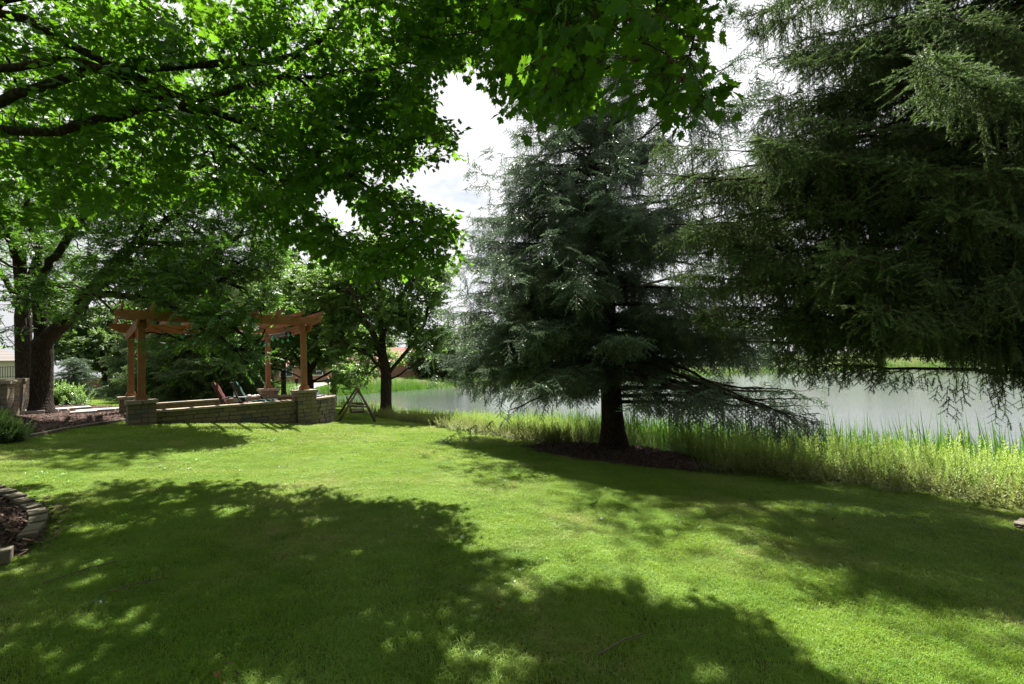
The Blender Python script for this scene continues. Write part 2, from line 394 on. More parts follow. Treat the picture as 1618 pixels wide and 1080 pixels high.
M['roof'] = brick_mat('roof_shingle', (.2, .1, .085), (.26, .14, .12), (.12, .07, .06), .3, .2)
M['roofgrey'] = brick_mat('grey_shingle', (.2, .18, .175), (.27, .24, .23), (.12, .11, .1), .3, .2)
M['siding'] = plain('pale_siding', (.62, .58, .52), .8, .2, .06)
M['white'] = plain('white_paint', (.78, .78, .76), .6, .3, .04)
M['glass'] = plain('window_glass', (.05, .07, .1), .05, .7, .1)
M['concrete'] = plain('concrete', (.5, .47, .43), .9, .2, .15, 2)
M['fence'] = M['black']

# ------------------------------------------------------------------ ground, water
def axis(segs):
    a = []
    for s, e, st in segs: a += list(np.arange(s, e, st))
    return np.array(a + [segs[-1][1]])
xs = axis([(-1500, -200, 100), (-200, -60, 10), (-60, -24, 1.5), (-24, 16, .35), (16, 40, 1.5), (40, 160, 8), (160, 1500, 100)])
ys = axis([(-600, -60, 60), (-60, -8, 5), (-8, 32, .35), (32, 90, 1.5), (90, 200, 8), (200, 2500, 100)])
X, Y = np.meshgrid(xs, ys); H = height(X.ravel(), Y.ravel()).reshape(X.shape)
V = np.stack([X, Y, H], -1).reshape(-1, 3); nx = len(xs)
i = (np.arange(len(ys) - 1)[:, None] * nx + np.arange(nx - 1)).ravel(); Fq = np.stack([i, i + 1, i + nx + 1, i + nx], -1)
tag(link('ground', raw_mesh('ground', V, Fq, M['lawn'], smooth=True)), 'gently sloping lawn and earth running down to the pond', kind='structure')
wv = [(x, y, WATER) for x, y in ((-60, -60), (300, -60), (300, 130), (-60, 130))]
tag(link('water', raw_mesh('water', wv, np.array([[0, 1, 2, 3]]), M['water'])), 'calm pond reflecting pale sky and far trees', kind='structure')

def sheet(name, poly, mat, off=.012, step=.15, label=None):
    """ground cover sheet draped on the terrain inside a polygon"""
    P = np.array(poly); x0, y0 = P.min(0); x1, y1 = P.max(0)
    gx = np.arange(x0, x1 + step, step); gy = np.arange(y0, y1 + step, step); A, B = np.meshgrid(gx, gy)
    Z = height(A.ravel(), B.ravel()) + off
    cx = (A[:-1, :-1] + step / 2).ravel(); cyy = (B[:-1, :-1] + step / 2).ravel(); ok = inpoly(cx, cyy, poly)
    n = len(gx); i = (np.arange(len(gy) - 1)[:, None] * n + np.arange(n - 1)).ravel()[ok]
    F = np.stack([i, i + 1, i + n + 1, i + n], -1); used = np.unique(F); rm = np.zeros(A.size, int); rm[used] = np.arange(len(used))
    V = np.stack([A.ravel(), B.ravel(), Z], -1)[used]
    return tag(link(name, raw_mesh(name, V, rm[F], mat, smooth=True)), label, kind='structure')
def smooth_poly(pts, n=6):
    P = np.array(pts, float); m = len(P); r = []
    for i in range(m):
        p0, p1, p2, p3 = P[i - 1], P[i], P[(i + 1) % m], P[(i + 2) % m]
        for t in np.arange(n) / n: r.append(.5 * ((2 * p1) + (-p0 + p2) * t + (2 * p0 - 5 * p1 + 4 * p2 - p3) * t * t + (-p0 + 3 * p1 - 3 * p2 + p3) * t ** 3))
    return [tuple(x) for x in r]
def gp(px, py): p = ground(px, py); return (p[0], p[1])
FIR = ground(970, 709); MID = ground(610, 656); ASH = ground(65, 654); MAPLE = np.array([-6.9, 4.1, 0]); MAPLE[2] = gz(-6.9, 4.1)
NORW = np.array([7.0, 4.3, 0]); NORW[2] = gz(7.0, 4.3)
bedA = smooth_poly([gp(-60, 775), gp(0, 783), gp(40, 800), gp(62, 828), gp(38, 862), gp(-20, 889), (-5.6, 2.6), (-8.2, 2.2), (-9, 4.5), (-8, 6.2)])
bedB = smooth_poly([gp(-90, 720), gp(0, 700), gp(60, 689), gp(120, 677), gp(195, 665), gp(214, 656), gp(196, 645), gp(130, 641), gp(60, 642), gp(-60, 640)])
bedC = smooth_poly([gp(832, 707), gp(880, 702), gp(970, 704), gp(1060, 716), gp(1150, 744), gp(1100, 745), gp(1020, 739), gp(900, 723)])
bedD = smooth_poly([(MID[0] + .95 * math.cos(a), MID[1] + .8 * math.sin(a)) for a in np.arange(0, 6.2, .9)])
bedE = smooth_poly([gp(1634, 850), gp(1628, 834), gp(1660, 818), gp(1770, 814), (8.4, 5.2), (8.6, 3), (7.2, 2.2), (6.4, 3.2), gp(1710, 880)])
BEDS = [bedA, bedB, bedC, bedD, bedE]
for nm, b, lb in (('mulch_bed', bedA, 'dark mulch bed inside the curved stone edging'), ('mulch_bed', bedB, 'dark mulch bed under the big shade tree by the piers'), ('mulch_bed', bedC, 'mulch round the foot of the fir'),
                  ('mulch_bed', bedD, 'mulch round the tree by the swing'), ('mulch_bed', bedE, 'bare mulch under the drooping spruce')):
    sheet(nm, b, M['mulch'], .03, .12, lb)
def chips_mesh(n, r, sz, seed):
    g = np.random.default_rng(seed); V, F, R = [], [], []
    for k in range(n):
        c = np.array([*g.normal(0, r / 2, 2), g.uniform(.004, .03)]); a = g.uniform(0, 6.3); t = g.uniform(-.5, .5); l, w = sz * g.uniform(.5, 1.3), sz * g.uniform(.15, .35)
        u = np.array([math.cos(a) * math.cos(t), math.sin(a) * math.cos(t), math.sin(t)]) * l / 2; v = np.array([-math.sin(a), math.cos(a), g.uniform(-.3, .3)]) * w / 2
        V += [c - u - v, c + u - v, c + u + v, c - u + v]; F.append([4 * k, 4 * k + 1, 4 * k + 2, 4 * k + 3]); R.append(g.uniform())
    return raw_mesh('chips', V, np.array(F), M['chip'], rnd=R)
chip_src = [source('chip_pattern', chips_mesh(70, .22, .05, s)) for s in range(3)]
P = []
for b, st in ((bedA, .14), (bedB, .3), (bedC, .2), (bedD, .3), (bedE, .25)):
    Q = np.array(b); lo, hi = Q.min(0), Q.max(0); n = int((hi - lo).prod() / st ** 2); q = rng.uniform(lo, hi, (n, 2)); P.append(q[inpoly(q[:, 0], q[:, 1], b)])
P = np.concatenate(P); Z = height(P[:, 0], P[:, 1]) + .03
tag(scatter('mulch_chips', np.c_[P, Z], np.c_[np.zeros((len(P), 2)), rng.uniform(0, 6.3, len(P))], rng.uniform(.8, 1.2, len(P)), chip_src), 'loose shredded bark lying on the mulch beds', kind='stuff')

# ------------------------------------------------------------------ pergola patio layout
AZ = .75; LN = np.array([-9.1, 11.17]); W_, D_ = 3.81, 3.73
pu = np.array([math.cos(AZ), math.sin(AZ)]); pv = np.array([-math.sin(AZ), math.cos(AZ)])
RN = LN + W_ * pu; FL = LN + D_ * pv; FR = RN + D_ * pv
ZT, ZB, ZW, ZF = 1.10, 3.05, .83, .38       # pillar top, beam underside, wall top, patio floor
arc = []
for t in np.linspace(0, PI, 25):
    arc.append(RN + pv * (D_ / 2 * (1 - math.cos(t))) + pu * (1.35 * math.sin(t)))
PATIO = [tuple(LN), tuple(RN)] + [tuple(a) for a in arc[1:-1]] + [tuple(FR), tuple(FL)]
PBIG = [tuple(np.array(p) + (np.array(p) - np.mean(PATIO, 0)) / np.linalg.norm(np.array(p) - np.mean(PATIO, 0)) * .22) for p in PATIO]
mb = MB(); n = len(PATIO); V = [(*p, ZF) for p in PATIO] + [(*p, -.6) for p in PATIO]
mb.add(V, [tuple(range(n))] + [(i + n, (i + 1) % n + n, (i + 1) % n, i) for i in range(n)])
tag(mb.build('patio_floor', M['paver']), 'raised paved floor inside the stone walls', kind='structure')

# ------------------------------------------------------------------ tufts and lawn grass
def blades_mesh(n, rad, h, w, seed, lean=.5, mat=None, gauss=True):
    g = np.random.default_rng(seed); a = g.uniform(0, 2 * PI, n); r = np.abs(g.normal(0, rad / 2, n)) if gauss else rad * np.sqrt(g.uniform(0, 1, n))
    c = np.stack([np.cos(a) * r, np.sin(a) * r, np.zeros(n)], -1); b = g.uniform(0, 2 * PI, n); hh = h * g.uniform(.45, 1.15, n); ln = hh * np.abs(g.normal(0, lean, n))
    d = np.stack([np.cos(b), np.sin(b), np.zeros(n)], -1); s = np.stack([-np.sin(b + g.normal(0, .5, n)), np.cos(b), np.zeros(n)], -1) * (w * g.uniform(.6, 1.2, n))[:, None] / 2
    up = np.array([0, 0, 1.])
    p1 = c + d * (ln * .3)[:, None] + up * (hh * .6)[:, None]; p2 = c + d * ln[:, None] + up * (hh * (1 - .25 * np.minimum(1, ln / hh)))[:, None]
    V = np.stack([c - s, c + s, p1 + s * .8, p1 - s * .8, p2], 1).reshape(-1, 3); k = np.arange(n)[:, None] * 5
    R = np.repeat(g.uniform(0, 1, n), 1)
    return raw_mesh('blades', V, [k + np.array([[0, 1, 2, 3]]), k + np.array([[3, 2, 4]])], mat or M['blade'], rnd=np.concatenate([R, R]))
def tilt_mats(x, y, yaw, k=1.0):
    e = .15; gx = (height(x + e, y) - height(x - e, y)) / (2 * e) * k; gy = (height(x, y + e) - height(x, y - e)) / (2 * e) * k
    Zv = np.stack([-gx, -gy, np.ones_like(gx)], -1); Zv /= np.linalg.norm(Zv, axis=1, keepdims=True)
    Xv = np.stack([np.cos(yaw), np.sin(yaw), np.zeros_like(yaw)], -1); Xv -= Zv * (Xv * Zv).sum(1, keepdims=True); Xv /= np.linalg.norm(Xv, axis=1, keepdims=True)
    return np.stack([Xv, np.cross(Zv, Xv), Zv], -1)
def grid_pts(x0, x1, y0, y1, st):
    a, b = np.meshgrid(np.arange(x0, x1, st), np.arange(y0, y1, st)); a = a.ravel(); b = b.ravel()
    return a + rng.uniform(-st / 2, st / 2, a.size), b + rng.uniform(-st / 2, st / 2, a.size)
def on_lawn(x, y):
    ok = lake_d(x, y) > 5.0
    for b in BEDS: ok &= ~inpoly(x, y, b)
    return ok & ~inpoly(x, y, PBIG)
near_src = [source('grass_pattern', blades_mesh(1300, .3, .036, .003, s, 1.0)) for s in range(4)]
far_src = [source('far_grass_pattern', blades_mesh(800, .5, .042, .0065, 20 + s, .9)) for s in range(3)]
x, y = grid_pts(-9, 9, 1.2, 9.0, .2); k = on_lawn(x, y) & (np.abs(x) < 1.25 * y + 1.2); x, y = x[k], y[k]
E = mats_to_euler(tilt_mats(x, y, rng.uniform(0, 6.3, len(x))))
P1 = np.c_[x, y, height(x, y)]; E1 = E; v1 = rng.integers(0, 4, len(x))
x, y = grid_pts(-24, 8, 8.7, 30, .33); k = on_lawn(x, y) & (np.abs(x) < 1.2 * y + 1); x, y = x[k], y[k]
E2 = mats_to_euler(tilt_mats(x, y, rng.uniform(0, 6.3, len(x)))); P2 = np.c_[x, y, height(x, y)]; v2 = rng.integers(4, 7, len(x))
PP = np.r_[P1, P2]; tag(scatter('lawn_grass', PP, np.r_[E1, E2], rng.uniform(.7, 1.2, len(PP)) * (1 + .35 * (rng.uniform(0, 1, len(PP)) > .9)), near_src + far_src, var=np.r_[v1, v2]), 'mown lawn grass, dry in places', kind='stuff')

# ------------------------------------------------------------------ masonry
def block_mesh(name, seed, mat, ch=.07):
    """unit tumbled block with chamfered, uneven edges"""
    g = np.random.default_rng(seed); import itertools
    V = []
    for s in itertools.product((-1, 1), repeat=3):
        s = np.array(s, float)
        for a in range(3):
            v = s * .5 * (1 - ch * g.uniform(.6, 1.6)); v[a] = s[a] * .5; V.append(v)
    bm_ = bpy.data.meshes.new(name); import bmesh
    b = bmesh.new()
    for v in V: b.verts.new(v)
    bmesh.ops.convex_hull(b, input=b.verts); b.to_mesh(bm_); b.free(); bm_.materials.append(mat); return bm_
BL = {k: [block_mesh(k + '_block', s, M[k]) for s in range(4)] for k in ('stone', 'redstone', 'cap', 'flag', 'edge')}
def block(kind, parent, c, size, rz, name='stone'):
    return link(name, random.choice(BL[kind]), parent, c, (random.uniform(-.008, .008), random.uniform(-.008, .008), rz + random.uniform(-.012, .012)), size)
def course_wall(parent, path, z0f, ztop, kind, ch=.115, th=.26, capk='cap', capw=.36, bl=.31, face=None):
    """courses of blocks along a polyline path (Nx2), hanging down from the cap; cut off below the ground line"""
    P = np.array(path); seg = np.hypot(*np.diff(P, axis=0).T); cum = np.r_[0, np.cumsum(seg)]; Ltot = cum[-1]
    def pt(s): return np.array([np.interp(s, cum, P[:, 0]), np.interp(s, cum, P[:, 1])])
    def lay(z, h, w, k, blen):
        s = -blen * random.uniform(0, .6)
        while s < Ltot:
            l = blen * random.uniform(.75, 1.25); a, b = max(0, s), min(Ltot, s + l); s += l
            if b - a < .06: continue
            A, B = pt(a), pt(b); c = (A + B) / 2
            if z + h / 2 < z0f(*c): continue
            d = B - A; block(k, parent, (*c, z), (np.hypot(*d) - .008, w * random.uniform(.96, 1.03), h - .008), math.atan2(d[1], d[0]))
    lay(ztop - .035, .07, capw, capk, .42)
    z = ztop - .07 - ch / 2
    while z + ch / 2 > -.1: lay(z, ch, th, kind, bl); z -= ch
def pillar(c, label):
    e = empty('stone_pillar', (*c, gz(*c)), label=label, cat='pillar', group='stone pillars under the pergola posts')
    base = gz(*c); e.rotation_euler = (0, 0, 0)
    def B(kind, loc, size, rz): block(kind, e, (loc[0] - c[0], loc[1] - c[1], loc[2] - base), size, rz)
    s = .54; z = ZT - .09 - .0575; r = 0
    zmin = min(gz(*(c + .3 * pu)), gz(*c), gz(*(c - .3 * pv))) - .05
    while z > zmin - .1:
        k = 'redstone' if random.random() < .0 else 'stone'; off = random.uniform(-.07, .07)
        for q in range(4):        # pinwheel of blocks round the square
            a = AZ + q * PI / 2; u = np.array([math.cos(a), math.sin(a)]); v = np.array([-u[1], u[0]]); lw = .15
            full = s - lw; sp = full * .5 + off * (1 if r % 2 else -1)
            o = c + v * (-(s - lw) / 2) - u * (s / 2)
            for a0, a1 in ((0, sp), (sp, full)):
                m_ = o + u * ((a0 + a1) / 2); B(k, (*m_, z), (a1 - a0 - .007, lw, .108), a)
        z -= .115; r += 1
    for i in (-1, 1):
        m_ = c + pu * (.155 * i); B('cap', (*m_, ZT - .045), (.305, .62, .088), AZ)
    mb = MB().box((0, 0, (ZT - .09 + zmin) / 2 - base), (s - .16, s - .16, ZT - .1 - zmin), AZ); mb.build('core', M['stone'], e)
    return e
pillar(LN, 'squat stone pillar at the shaded corner of the patio beside the path'); pillar(RN, 'tall stone pillar between the straight wall and the curved wall')
pillar(FL, 'stone pillar in shade at the rear by the stepping path'); pillar(FR, 'sunlit rosy stone pillar behind the green chair')
pp = .25
def wall(name, path, label, kind='stone'):
    e = empty(name, (0, 0, 0), label=label, cat='wall'); course_wall(e, path, lambda x, y: min(gz(x, y), 9) - .02, ZW, kind); return e
wall('stone_wall', [LN + pu * .27, RN - pu * .27], 'straight tan block wall facing the lawn under the pergola')
def wall_in(path, label):
    e = empty('stone_wall', (0, 0, 0), label=label, cat='wall'); course_wall(e, path, lambda x, y: ZF - .05, ZW + .02, 'redstone'); return e
wall_in([FL + pu * .27, FR - pu * .27], 'rosy block seat wall across the rear of the patio')
wall('stone_wall', arc[1:-1], 'curved block wall bulging out past the tall pillar')

# stepped stone piers beside the path
for i, (px, w, Yd, top) in enumerate(((4, 17, 12.2, 601.5), (15.5, 14, 13.1, 599.5), (26.0, 13, 14.1, 598), (35.5, 12, 15.3, 596.5))):
    b = at(px, 655, Yd); c = np.array([b[0], Yd]); zt = float(at(px, top, Yd)[2]); base = gz(*c); wd = w / FPX * Yd * 1.05
    e = empty('stone_pier', (*c, base), label=['stepped stone pier nearest the lawn, partly out of frame', 'second stone pier back from the lawn', 'third stone pier back from the lawn', 'stone pier nearest the dark twin trunk'][i], cat='pier', group='stepped stone piers')
    az = math.atan2(c[1], c[0]) + PI / 2 - .35; z = zt - .05; u = np.array([math.cos(az), math.sin(az)])
    block('cap', e, (0, 0, z - base), (wd * 1.12, .5, .075), az); z -= .04
    while z > base - .05:
        z -= .066
        sp = random.uniform(.35, .65) * wd
        for a0, a1 in ((0, sp), (sp, wd)):
            m_ = u * ((a0 + a1) / 2 - wd / 2); block('stone', e, (m_[0], m_[1], z - base), (a1 - a0 - .006, .4, .122), az)
        z -= .066
# flagstones
fe = empty('flagstone_path', (0, 0, 0), label='pale flagstones leading from the patio past the big trunk', cat='path')
for (px, py, wx, wy) in ((196, 648.5, .75, .7), (180, 649.5, .6, .7), (166, 651.0, .55, .6), (146, 651.5, .8, .5), (112, 648.5, 1.0, .75), (93, 650.5, .5, .7), (37, 655, .9, .8), (24, 655.5, .7, .8), (64, 652, .9, .8), (132, 655, .6, .35)):
    p = ground(px, py); block('flag', fe, (p[0], p[1], p[2] + .06), (wx, wy * 1.15, .11), AZ + random.uniform(-.15, .1), 'flagstone')
# edging stones
def edging(pts, label, w=.2, l=.3, hgt=.1, k='edge'):
    e = empty('garden_edging', (0, 0, 0), label=label, cat='edging'); P = np.array(pts); seg = np.hypot(*np.diff(P, axis=0).T); cum = np.r_[0, np.cumsum(seg)]; s = 0
    while s < cum[-1]:
        q = [np.array([np.interp(t, cum, P[:, 0]), np.interp(t, cum, P[:, 1])]) for t in (s, s + l * .97)]; c = (q[0] + q[1]) / 2; d = q[1] - q[0]
        if np.hypot(*d) > .05: block(k, e, (*c, gz(*c) + .03 + hgt * .3), (np.hypot(*d), w * random.uniform(.92, 1.05), hgt), math.atan2(d[1], d[0]))
        s += l * random.uniform(.95, 1.08)
def curve(pts, n=8):
    P = [np.array(p) for p in pts]; P = [2 * P[0] - P[1]] + P + [2 * P[-1] - P[-2]]; r = []
    for i in range(1, len(P) - 2):
        for t in np.arange(n) / n: p0, p1, p2, p3 = P[i - 1:i + 3]; r.append(.5 * ((2 * p1) + (-p0 + p2) * t + (2 * p0 - 5 * p1 + 4 * p2 - p3) * t * t + (-p0 + 3 * p1 - 3 * p2 + p3) * t ** 3))
    return r + [P[-2]]
edging(curve([gp(-60, 774), gp(-10, 781), gp(22, 792), gp(50, 810), gp(61, 826), gp(57, 842), gp(42, 860)]), 'curved row of flat stones edging the near mulch bed', .13, .27, .075)
edging(curve([gp(18, 889), gp(-20, 893), gp(-60, 900)]), 'short run of flat stones below the near mulch bed', .17, .36)
edging(curve([gp(-60, 712), gp(0, 701), gp(60, 690), gp(120, 678), gp(195, 666)]), 'low stone edging along the shaded bed of the big tree', .12, .3, .06)
edging(curve([gp(1665, 823), gp(1622, 831), gp(1614, 838)]), 'few pale stones edging the bed below the spruce', .1, .2, .05)

# ------------------------------------------------------------------ pergola
pg = empty('pergola', (*LN, ZT), label='cedar pergola on four posts over the stone patio', cat='pergola')
def loc(p, z): return np.array([p[0] - LN[0], p[1] - LN[1], z - ZT])
for c in (LN, RN, FL, FR):
    mb = MB().box(loc(c, (ZT + ZB) / 2), (.15, .15, ZB - ZT), AZ); po = mb.build('post', M['cedar'], pg, bevel=.006)
    for z, s, h in ((ZT + .05, .23, .1), (ZT + .112, .2, .025)):
        mb = MB().box(loc(c, z), (s, s, h), AZ); mb.build('post_base', M['cedar'], po)
    mb = MB().box(loc(c, ZB - .014), (.21, .17, .012), AZ); mb.build('bracket', M['black'], po)
def beam_prof(Lh, h, cut=.22): return [(-Lh, h / 2), (-Lh, h * .05), (-Lh + cut, -h / 2), (Lh - cut, -h / 2), (Lh, h * .05), (Lh, h / 2)]
def mat4(c, x, z=(0, 0, 1)):
    x = np.array([x[0], x[1], 0.]); z = np.array(z, float); y = np.cross(z, x); m_ = np.eye(4); m_[:3, 0] = x; m_[:3, 1] = y; m_[:3, 2] = z; m_[:3, 3] = c; return m_
for side in (LN, FL):                       # pairs of long beams across the front and the rear
    for o in (-.115, .115):
        c = side + pu * W_ / 2 + pv * o
        MB().prism(beam_prof(W_ / 2 + .5, .24), -.02, .02, mat4(loc(c, ZB + .12), pu)).build('beam', M['cedar'], pg)
for side in (LN, RN):                       # side beams hung between them on the posts
    for o in (-.1, .1):
        c = side + pv * D_ / 2 + pu * o
        MB().prism(beam_prof(D_ / 2 + .42, .2, .12), -.02, .02, mat4(loc(c, ZB - .102), pv)).build('side_beam', M['cedar'], pg)
for i in range(9):
    c = LN + pu * (-.38 + i * (W_ + .76) / 8) + pv * D_ / 2
    MB().prism(beam_prof(D_ / 2 + .62, .15, .35), -.02, .02, mat4(loc(c, ZB + .24 + .06), pv)).build('rafter', M['cedar'], pg)
# patio heater under the side beam
hc = (RN + pv * 1.5 - pu * .2); he = empty('patio_heater', (*hc, ZB - .2), rz=AZ + PI / 2, label='long black electric heater bar with two pale tubes under the pergola beam', cat='heater')
mb = MB().box((0, 0, .02), (1.5, .16, .05)); mb.box((0, -.085, -.01), (1.5, .012, .1)); mb.box((0, .085, -.01), (1.5, .012, .1)); mb.box((.74, 0, -.01), (.02, .17, .1)); mb.box((-.74, 0, -.01), (.02, .17, .1)); mb.build('housing', M['black'], he)
for o in (-.035, .035): MB().tube([(-.71, o, -.02), (.71, o, -.02)], .014, 8).build('heating_tube', M['tube'], he, smooth=True)
for o in (-.5, .5): MB().box((o, 0, .075), (.04, .03, .08)).build('hanger', M['black'], he)
# string lights
se = empty('string_lights', (*LN, ZB), label='string of small green glass bulbs looping below the pergola beams', cat='string lights')
def sag(a, b, s, n=9):
    t = np.linspace(0, 1, n)[:, None]; P = a + (b - a) * t; P[:, 2] -= (4 * s * t * (1 - t))[:, 0]; return P
pts = [np.array([*(LN + pu * .2 - LN), -.15]), np.array([*(LN + pu * 1.9 + pv * .3 - LN), -.06]), np.array([*(RN - pu * .2 - LN), -.1]), np.array([*(RN + pv * 1.8 - pu * .3 - LN), -.12]), np.array([*(FR - pu * .3 - LN), -.15]), np.array([*(FR - pu * 2 - LN), -.1]), np.array([*(FL + pu * .3 - LN), -.15]), np.array([*(LN + pv * 1.2 - LN), -.15])]
wire = MB(); bl_ = block
bulb = MB(); bulb.tube([(0, 0, 0), (0, 0, -.02), (0, 0, -.05), (0, 0, -.08), (0, 0, -.1)], [.016, .02, .038, .034, .008], 8); bulbme = bulb.mesh('bulb', M['bulb']); bulbme.polygons.foreach_set('use_smooth', [True] * len(bulbme.polygons))
sk = MB().tube([(0, 0, .045), (0, 0, 0)], .015, 6).mesh('socket', M['black'])
for a, b in zip(pts[:-1], pts[1:]):
    C = sag(a, b, .22); wire.tube(C, .005, 4)
    for j in (1, 3, 5, 7):
        o = link('bulb', bulbme, se, C[j] - np.array([0, 0, .045])); link('socket', sk, o, (0, 0, 0))
wire.build('wire', M['black'], se)

# ------------------------------------------------------------------ patio furniture
def lounge(p, rz, cm, label, low=False):
    e = empty('patio_chair', (*p, ZF), rz=rz, label=label, cat='chair')
    def cush(name, pts, w, th):
        mb = MB(); P = np.array(pts, float); n = len(P); nx_ = 7
        T = np.gradient(P, axis=0); T /= np.linalg.norm(T, axis=1, keepdims=True); Nn = np.stack([-T[:, 1], T[:, 0]], -1)
        for sgn in (1, -1):
            V = []
            for i_ in range(n):
                for j_ in range(nx_):
                    u = j_ / (nx_ - 1) * 2 - 1; v = i_ / (n - 1) * 2 - 1
                    hh_ = th / 2 * (max(0, 1 - abs(u) ** 6) ** .4) * (max(0, 1 - abs(v) ** 8) ** .4) * (1 - .1 * math.cos(v * 9))
                    q = P[i_] + Nn[i_] * hh_ * sgn; V.append((q[0], u * w / 2, q[1]))
            F = [(i_ * nx_ + j_, i_ * nx_ + j_ + 1, (i_ + 1) * nx_ + j_ + 1, (i_ + 1) * nx_ + j_) for i_ in range(n - 1) for j_ in range(nx_ - 1)]
            mb.add(V, F if sgn > 0 else [f[::-1] for f in F])
        return mb.build(name, cm, e, smooth=True)
    b0 = np.array([-.22, .40]); b1 = np.array([-.52, 1.06]); t = np.linspace(0, 1, 9)[:, None]
    cush('back_cushion', b0 + (b1 - b0) * t + np.array([[-.0, 0]]) , .52, .13)
    cush('seat_cushion', np.array([-.22, .36]) + np.array([.58, .03]) * t, .52, .12)
    mb = MB()
    for s in (-.28, .28):
        mb.tube([(-.27, s, .3), (-.57, s, 1.02)], .014, 6); mb.tube([(-.3, s, .31), (.36, s, .33)], .014, 6)
    mb.tube([(-.57, -.28, 1.02), (-.57, .28, 1.02)], .014, 6); mb.tube([(.36, -.28, .33), (.36, .28, .33)], .014, 6)
    mb.build('frame', M['black'], e)
    for s in (-.28, .28):
        MB().tube([(.33, s, .32), (.36, s, 0)], .014, 6).build('leg', M['black'], e); MB().tube([(-.24, s, .32), (-.36, s, 0)], .014, 6).build('leg', M['black'], e)
        MB().tube([(-.33, s, .56), (-.1, s, .6), (.28, s, .58), (.33, s, .33)], .016, 6).build('armrest', M['black'], e)
c1 = at(365, 620, 13.55); c2 = at(393, 620, 13.95)
lounge((c1[0] + .12, 13.55), .55, M['maroon'], 'high-back patio chair with a maroon cushion, shown side on')
lounge((c2[0] + .15, 13.95), .72, M['green'], 'high-back patio chair with a dark green cushion')
p = at(401, 630, 14.4); e = empty('footstool', (p[0] + .35, 14.4, ZF), rz=-.2, label='low footstool with pale green cushion before the green chair', cat='footstool')
MB().box((0, 0, .40), (.62, .45, .08)).build('cushion', M['green'], e, bevel=.03)
for a in (-.26, .26):
    for b in (-.18, .18): MB().tube([(a, b, .36), (a, b, 0)], .014, 6).build('leg', M['black'], e)
p = at(374, 626, 15.1); e = empty('grill', (p[0] + .05, 15.1, ZF), rz=.3, label='small grey metal stand with a round top behind the chairs', cat='lantern')
MB().box((0, 0, .35), (.22, .22, .7)).build('body', M['steel'], e, bevel=.01); MB().tube([(0, 0, .7), (0, 0, .73), (0, 0, .82), (0, 0, .86)], [.05, .1, .09, .02], 12).build('lid', M['steel'], e, smooth=True); e.name = 'metal_lantern'
# side table with a carton
p = at(500, 627, 15.6); tb = empty('side_table', (p[0], 15.6, ZF), label='small round table with a thin blue-grey top past the tall pillar', cat='table')
MB().tube([(0, 0, .42), (0, 0, .445)], [.36, .36], 24).build('table_top', plain('blue_top', (.2, .27, .36), .4), tb)
for a in (0, 2.1, 4.2): MB().tube([(.25 * math.cos(a), .25 * math.sin(a), .42), (.32 * math.cos(a), .32 * math.sin(a), 0)], .012, 6).build('leg', M['black'], tb)
e = empty('planter_box', (p[0] - .05, 15.6, ZF + .446), label='small cream box standing on the round table', cat='box')
mb = MB(); mb.box((0, 0, .01), (.2, .15, .02))
for a, s in (((.095, 0), (.01, .15)), ((-.095, 0), (.01, .15)), ((0, .07), (.18, .01)), ((0, -.07), (.18, .01))): mb.box((a[0], a[1], .1), (s[0], s[1], .16))
mb.build('box_body', M['concrete'], e)
# garden torches
def torch(px, py_top, Yd, label, tilt=0.0):
    q = at(px, py_top, Yd); b = gz(q[0], q[1]); H_ = float(q[2]) - b
    e = empty('garden_torch', (q[0], q[1], b), label=label, cat='torch', group='garden torches')
    MB().tube([(0, 0, -.05), (tilt, 0, H_ - .24)], .011, 8).build('pole', M['black'], e)
    MB().tube([(tilt, 0, H_ - .3), (tilt, 0, H_ - .22), (tilt, 0, H_ - .2), (tilt, 0, H_ - .07), (tilt, 0, H_ - .05)], [.012, .02, .06, .065, .03], 12).build('fuel_canister', M['black'], e, smooth=True)
    MB().tube([(tilt, 0, H_ - .07), (tilt, 0, H_ - .03), (tilt, 0, H_)], [.028, .03, .012], 10).build('cap', M['amber'], e, smooth=True)
torch(518, 594.5, 14.9, 'slim black garden torch with orange tip outside the curved wall', .0)
torch(468.5, 595.5, 16.6, 'black garden torch with orange tip just behind the sunlit post', .0)
# thin path light
p = ground(116, 643); e = empty('path_light', p, label='thin grey stake light beside a small shrub near the far lawn', cat='garden light')
MB().tube([(0, 0, 0), (-.06, 0, .5)], .012, 6).build('stake', M['steel'], e); MB().tube([(-.06, 0, .5), (-.06, 0, .53), (-.06, 0, .56)], [.05, .045, .01], 8).build('lamp_head', M['steel'], e)

# A-frame swing
A = ground(534, 666.5); B = ground(594, 667); ap = at(566, 615, (A[1] + B[1]) / 2 + .12)
back = ap + np.array([-.6, 1.55, 0]); back[2] = ap[2]
A2 = np.array([back[0] - .75, back[1] + .1, 0]); B2 = np.array([back[0] + .62, back[1] + .25, 0])
for q in (A2, B2): q[2] = gz(q[0], q[1])
sw = empty('garden_swing', ap * [1, 1, 0] + [0, 0, gz(ap[0], ap[1])], label='weathered A-frame timber swing with a hanging bench', cat='swing'); o0 = np.array(sw.location)
def log(name, a, b, r): return MB().tube([np.array(a) - o0, (np.array(a) + np.array(b)) / 2 - o0 + rng.normal(0, .008, 3), np.array(b) - o0], [r * 1.1, r, r * .9], 8).build(name, M['greywood'], sw, smooth=True)
for q, t in ((A, ap), (B, ap), (A2, back), (B2, back)):
    t2 = t + (t - q) * .05; log('leg', q - np.array([0, 0, .03]), t2, .038)
log('top_beam', ap + (ap - back) * .08, back + (back - ap) * .08, .042)
for f, (q1, q2, t) in enumerate(((A, B, ap), (A2, B2, back))): log('cross_rail', q1 + (t - q1) * .47 , q2 + (t - q2) * .47, .028)
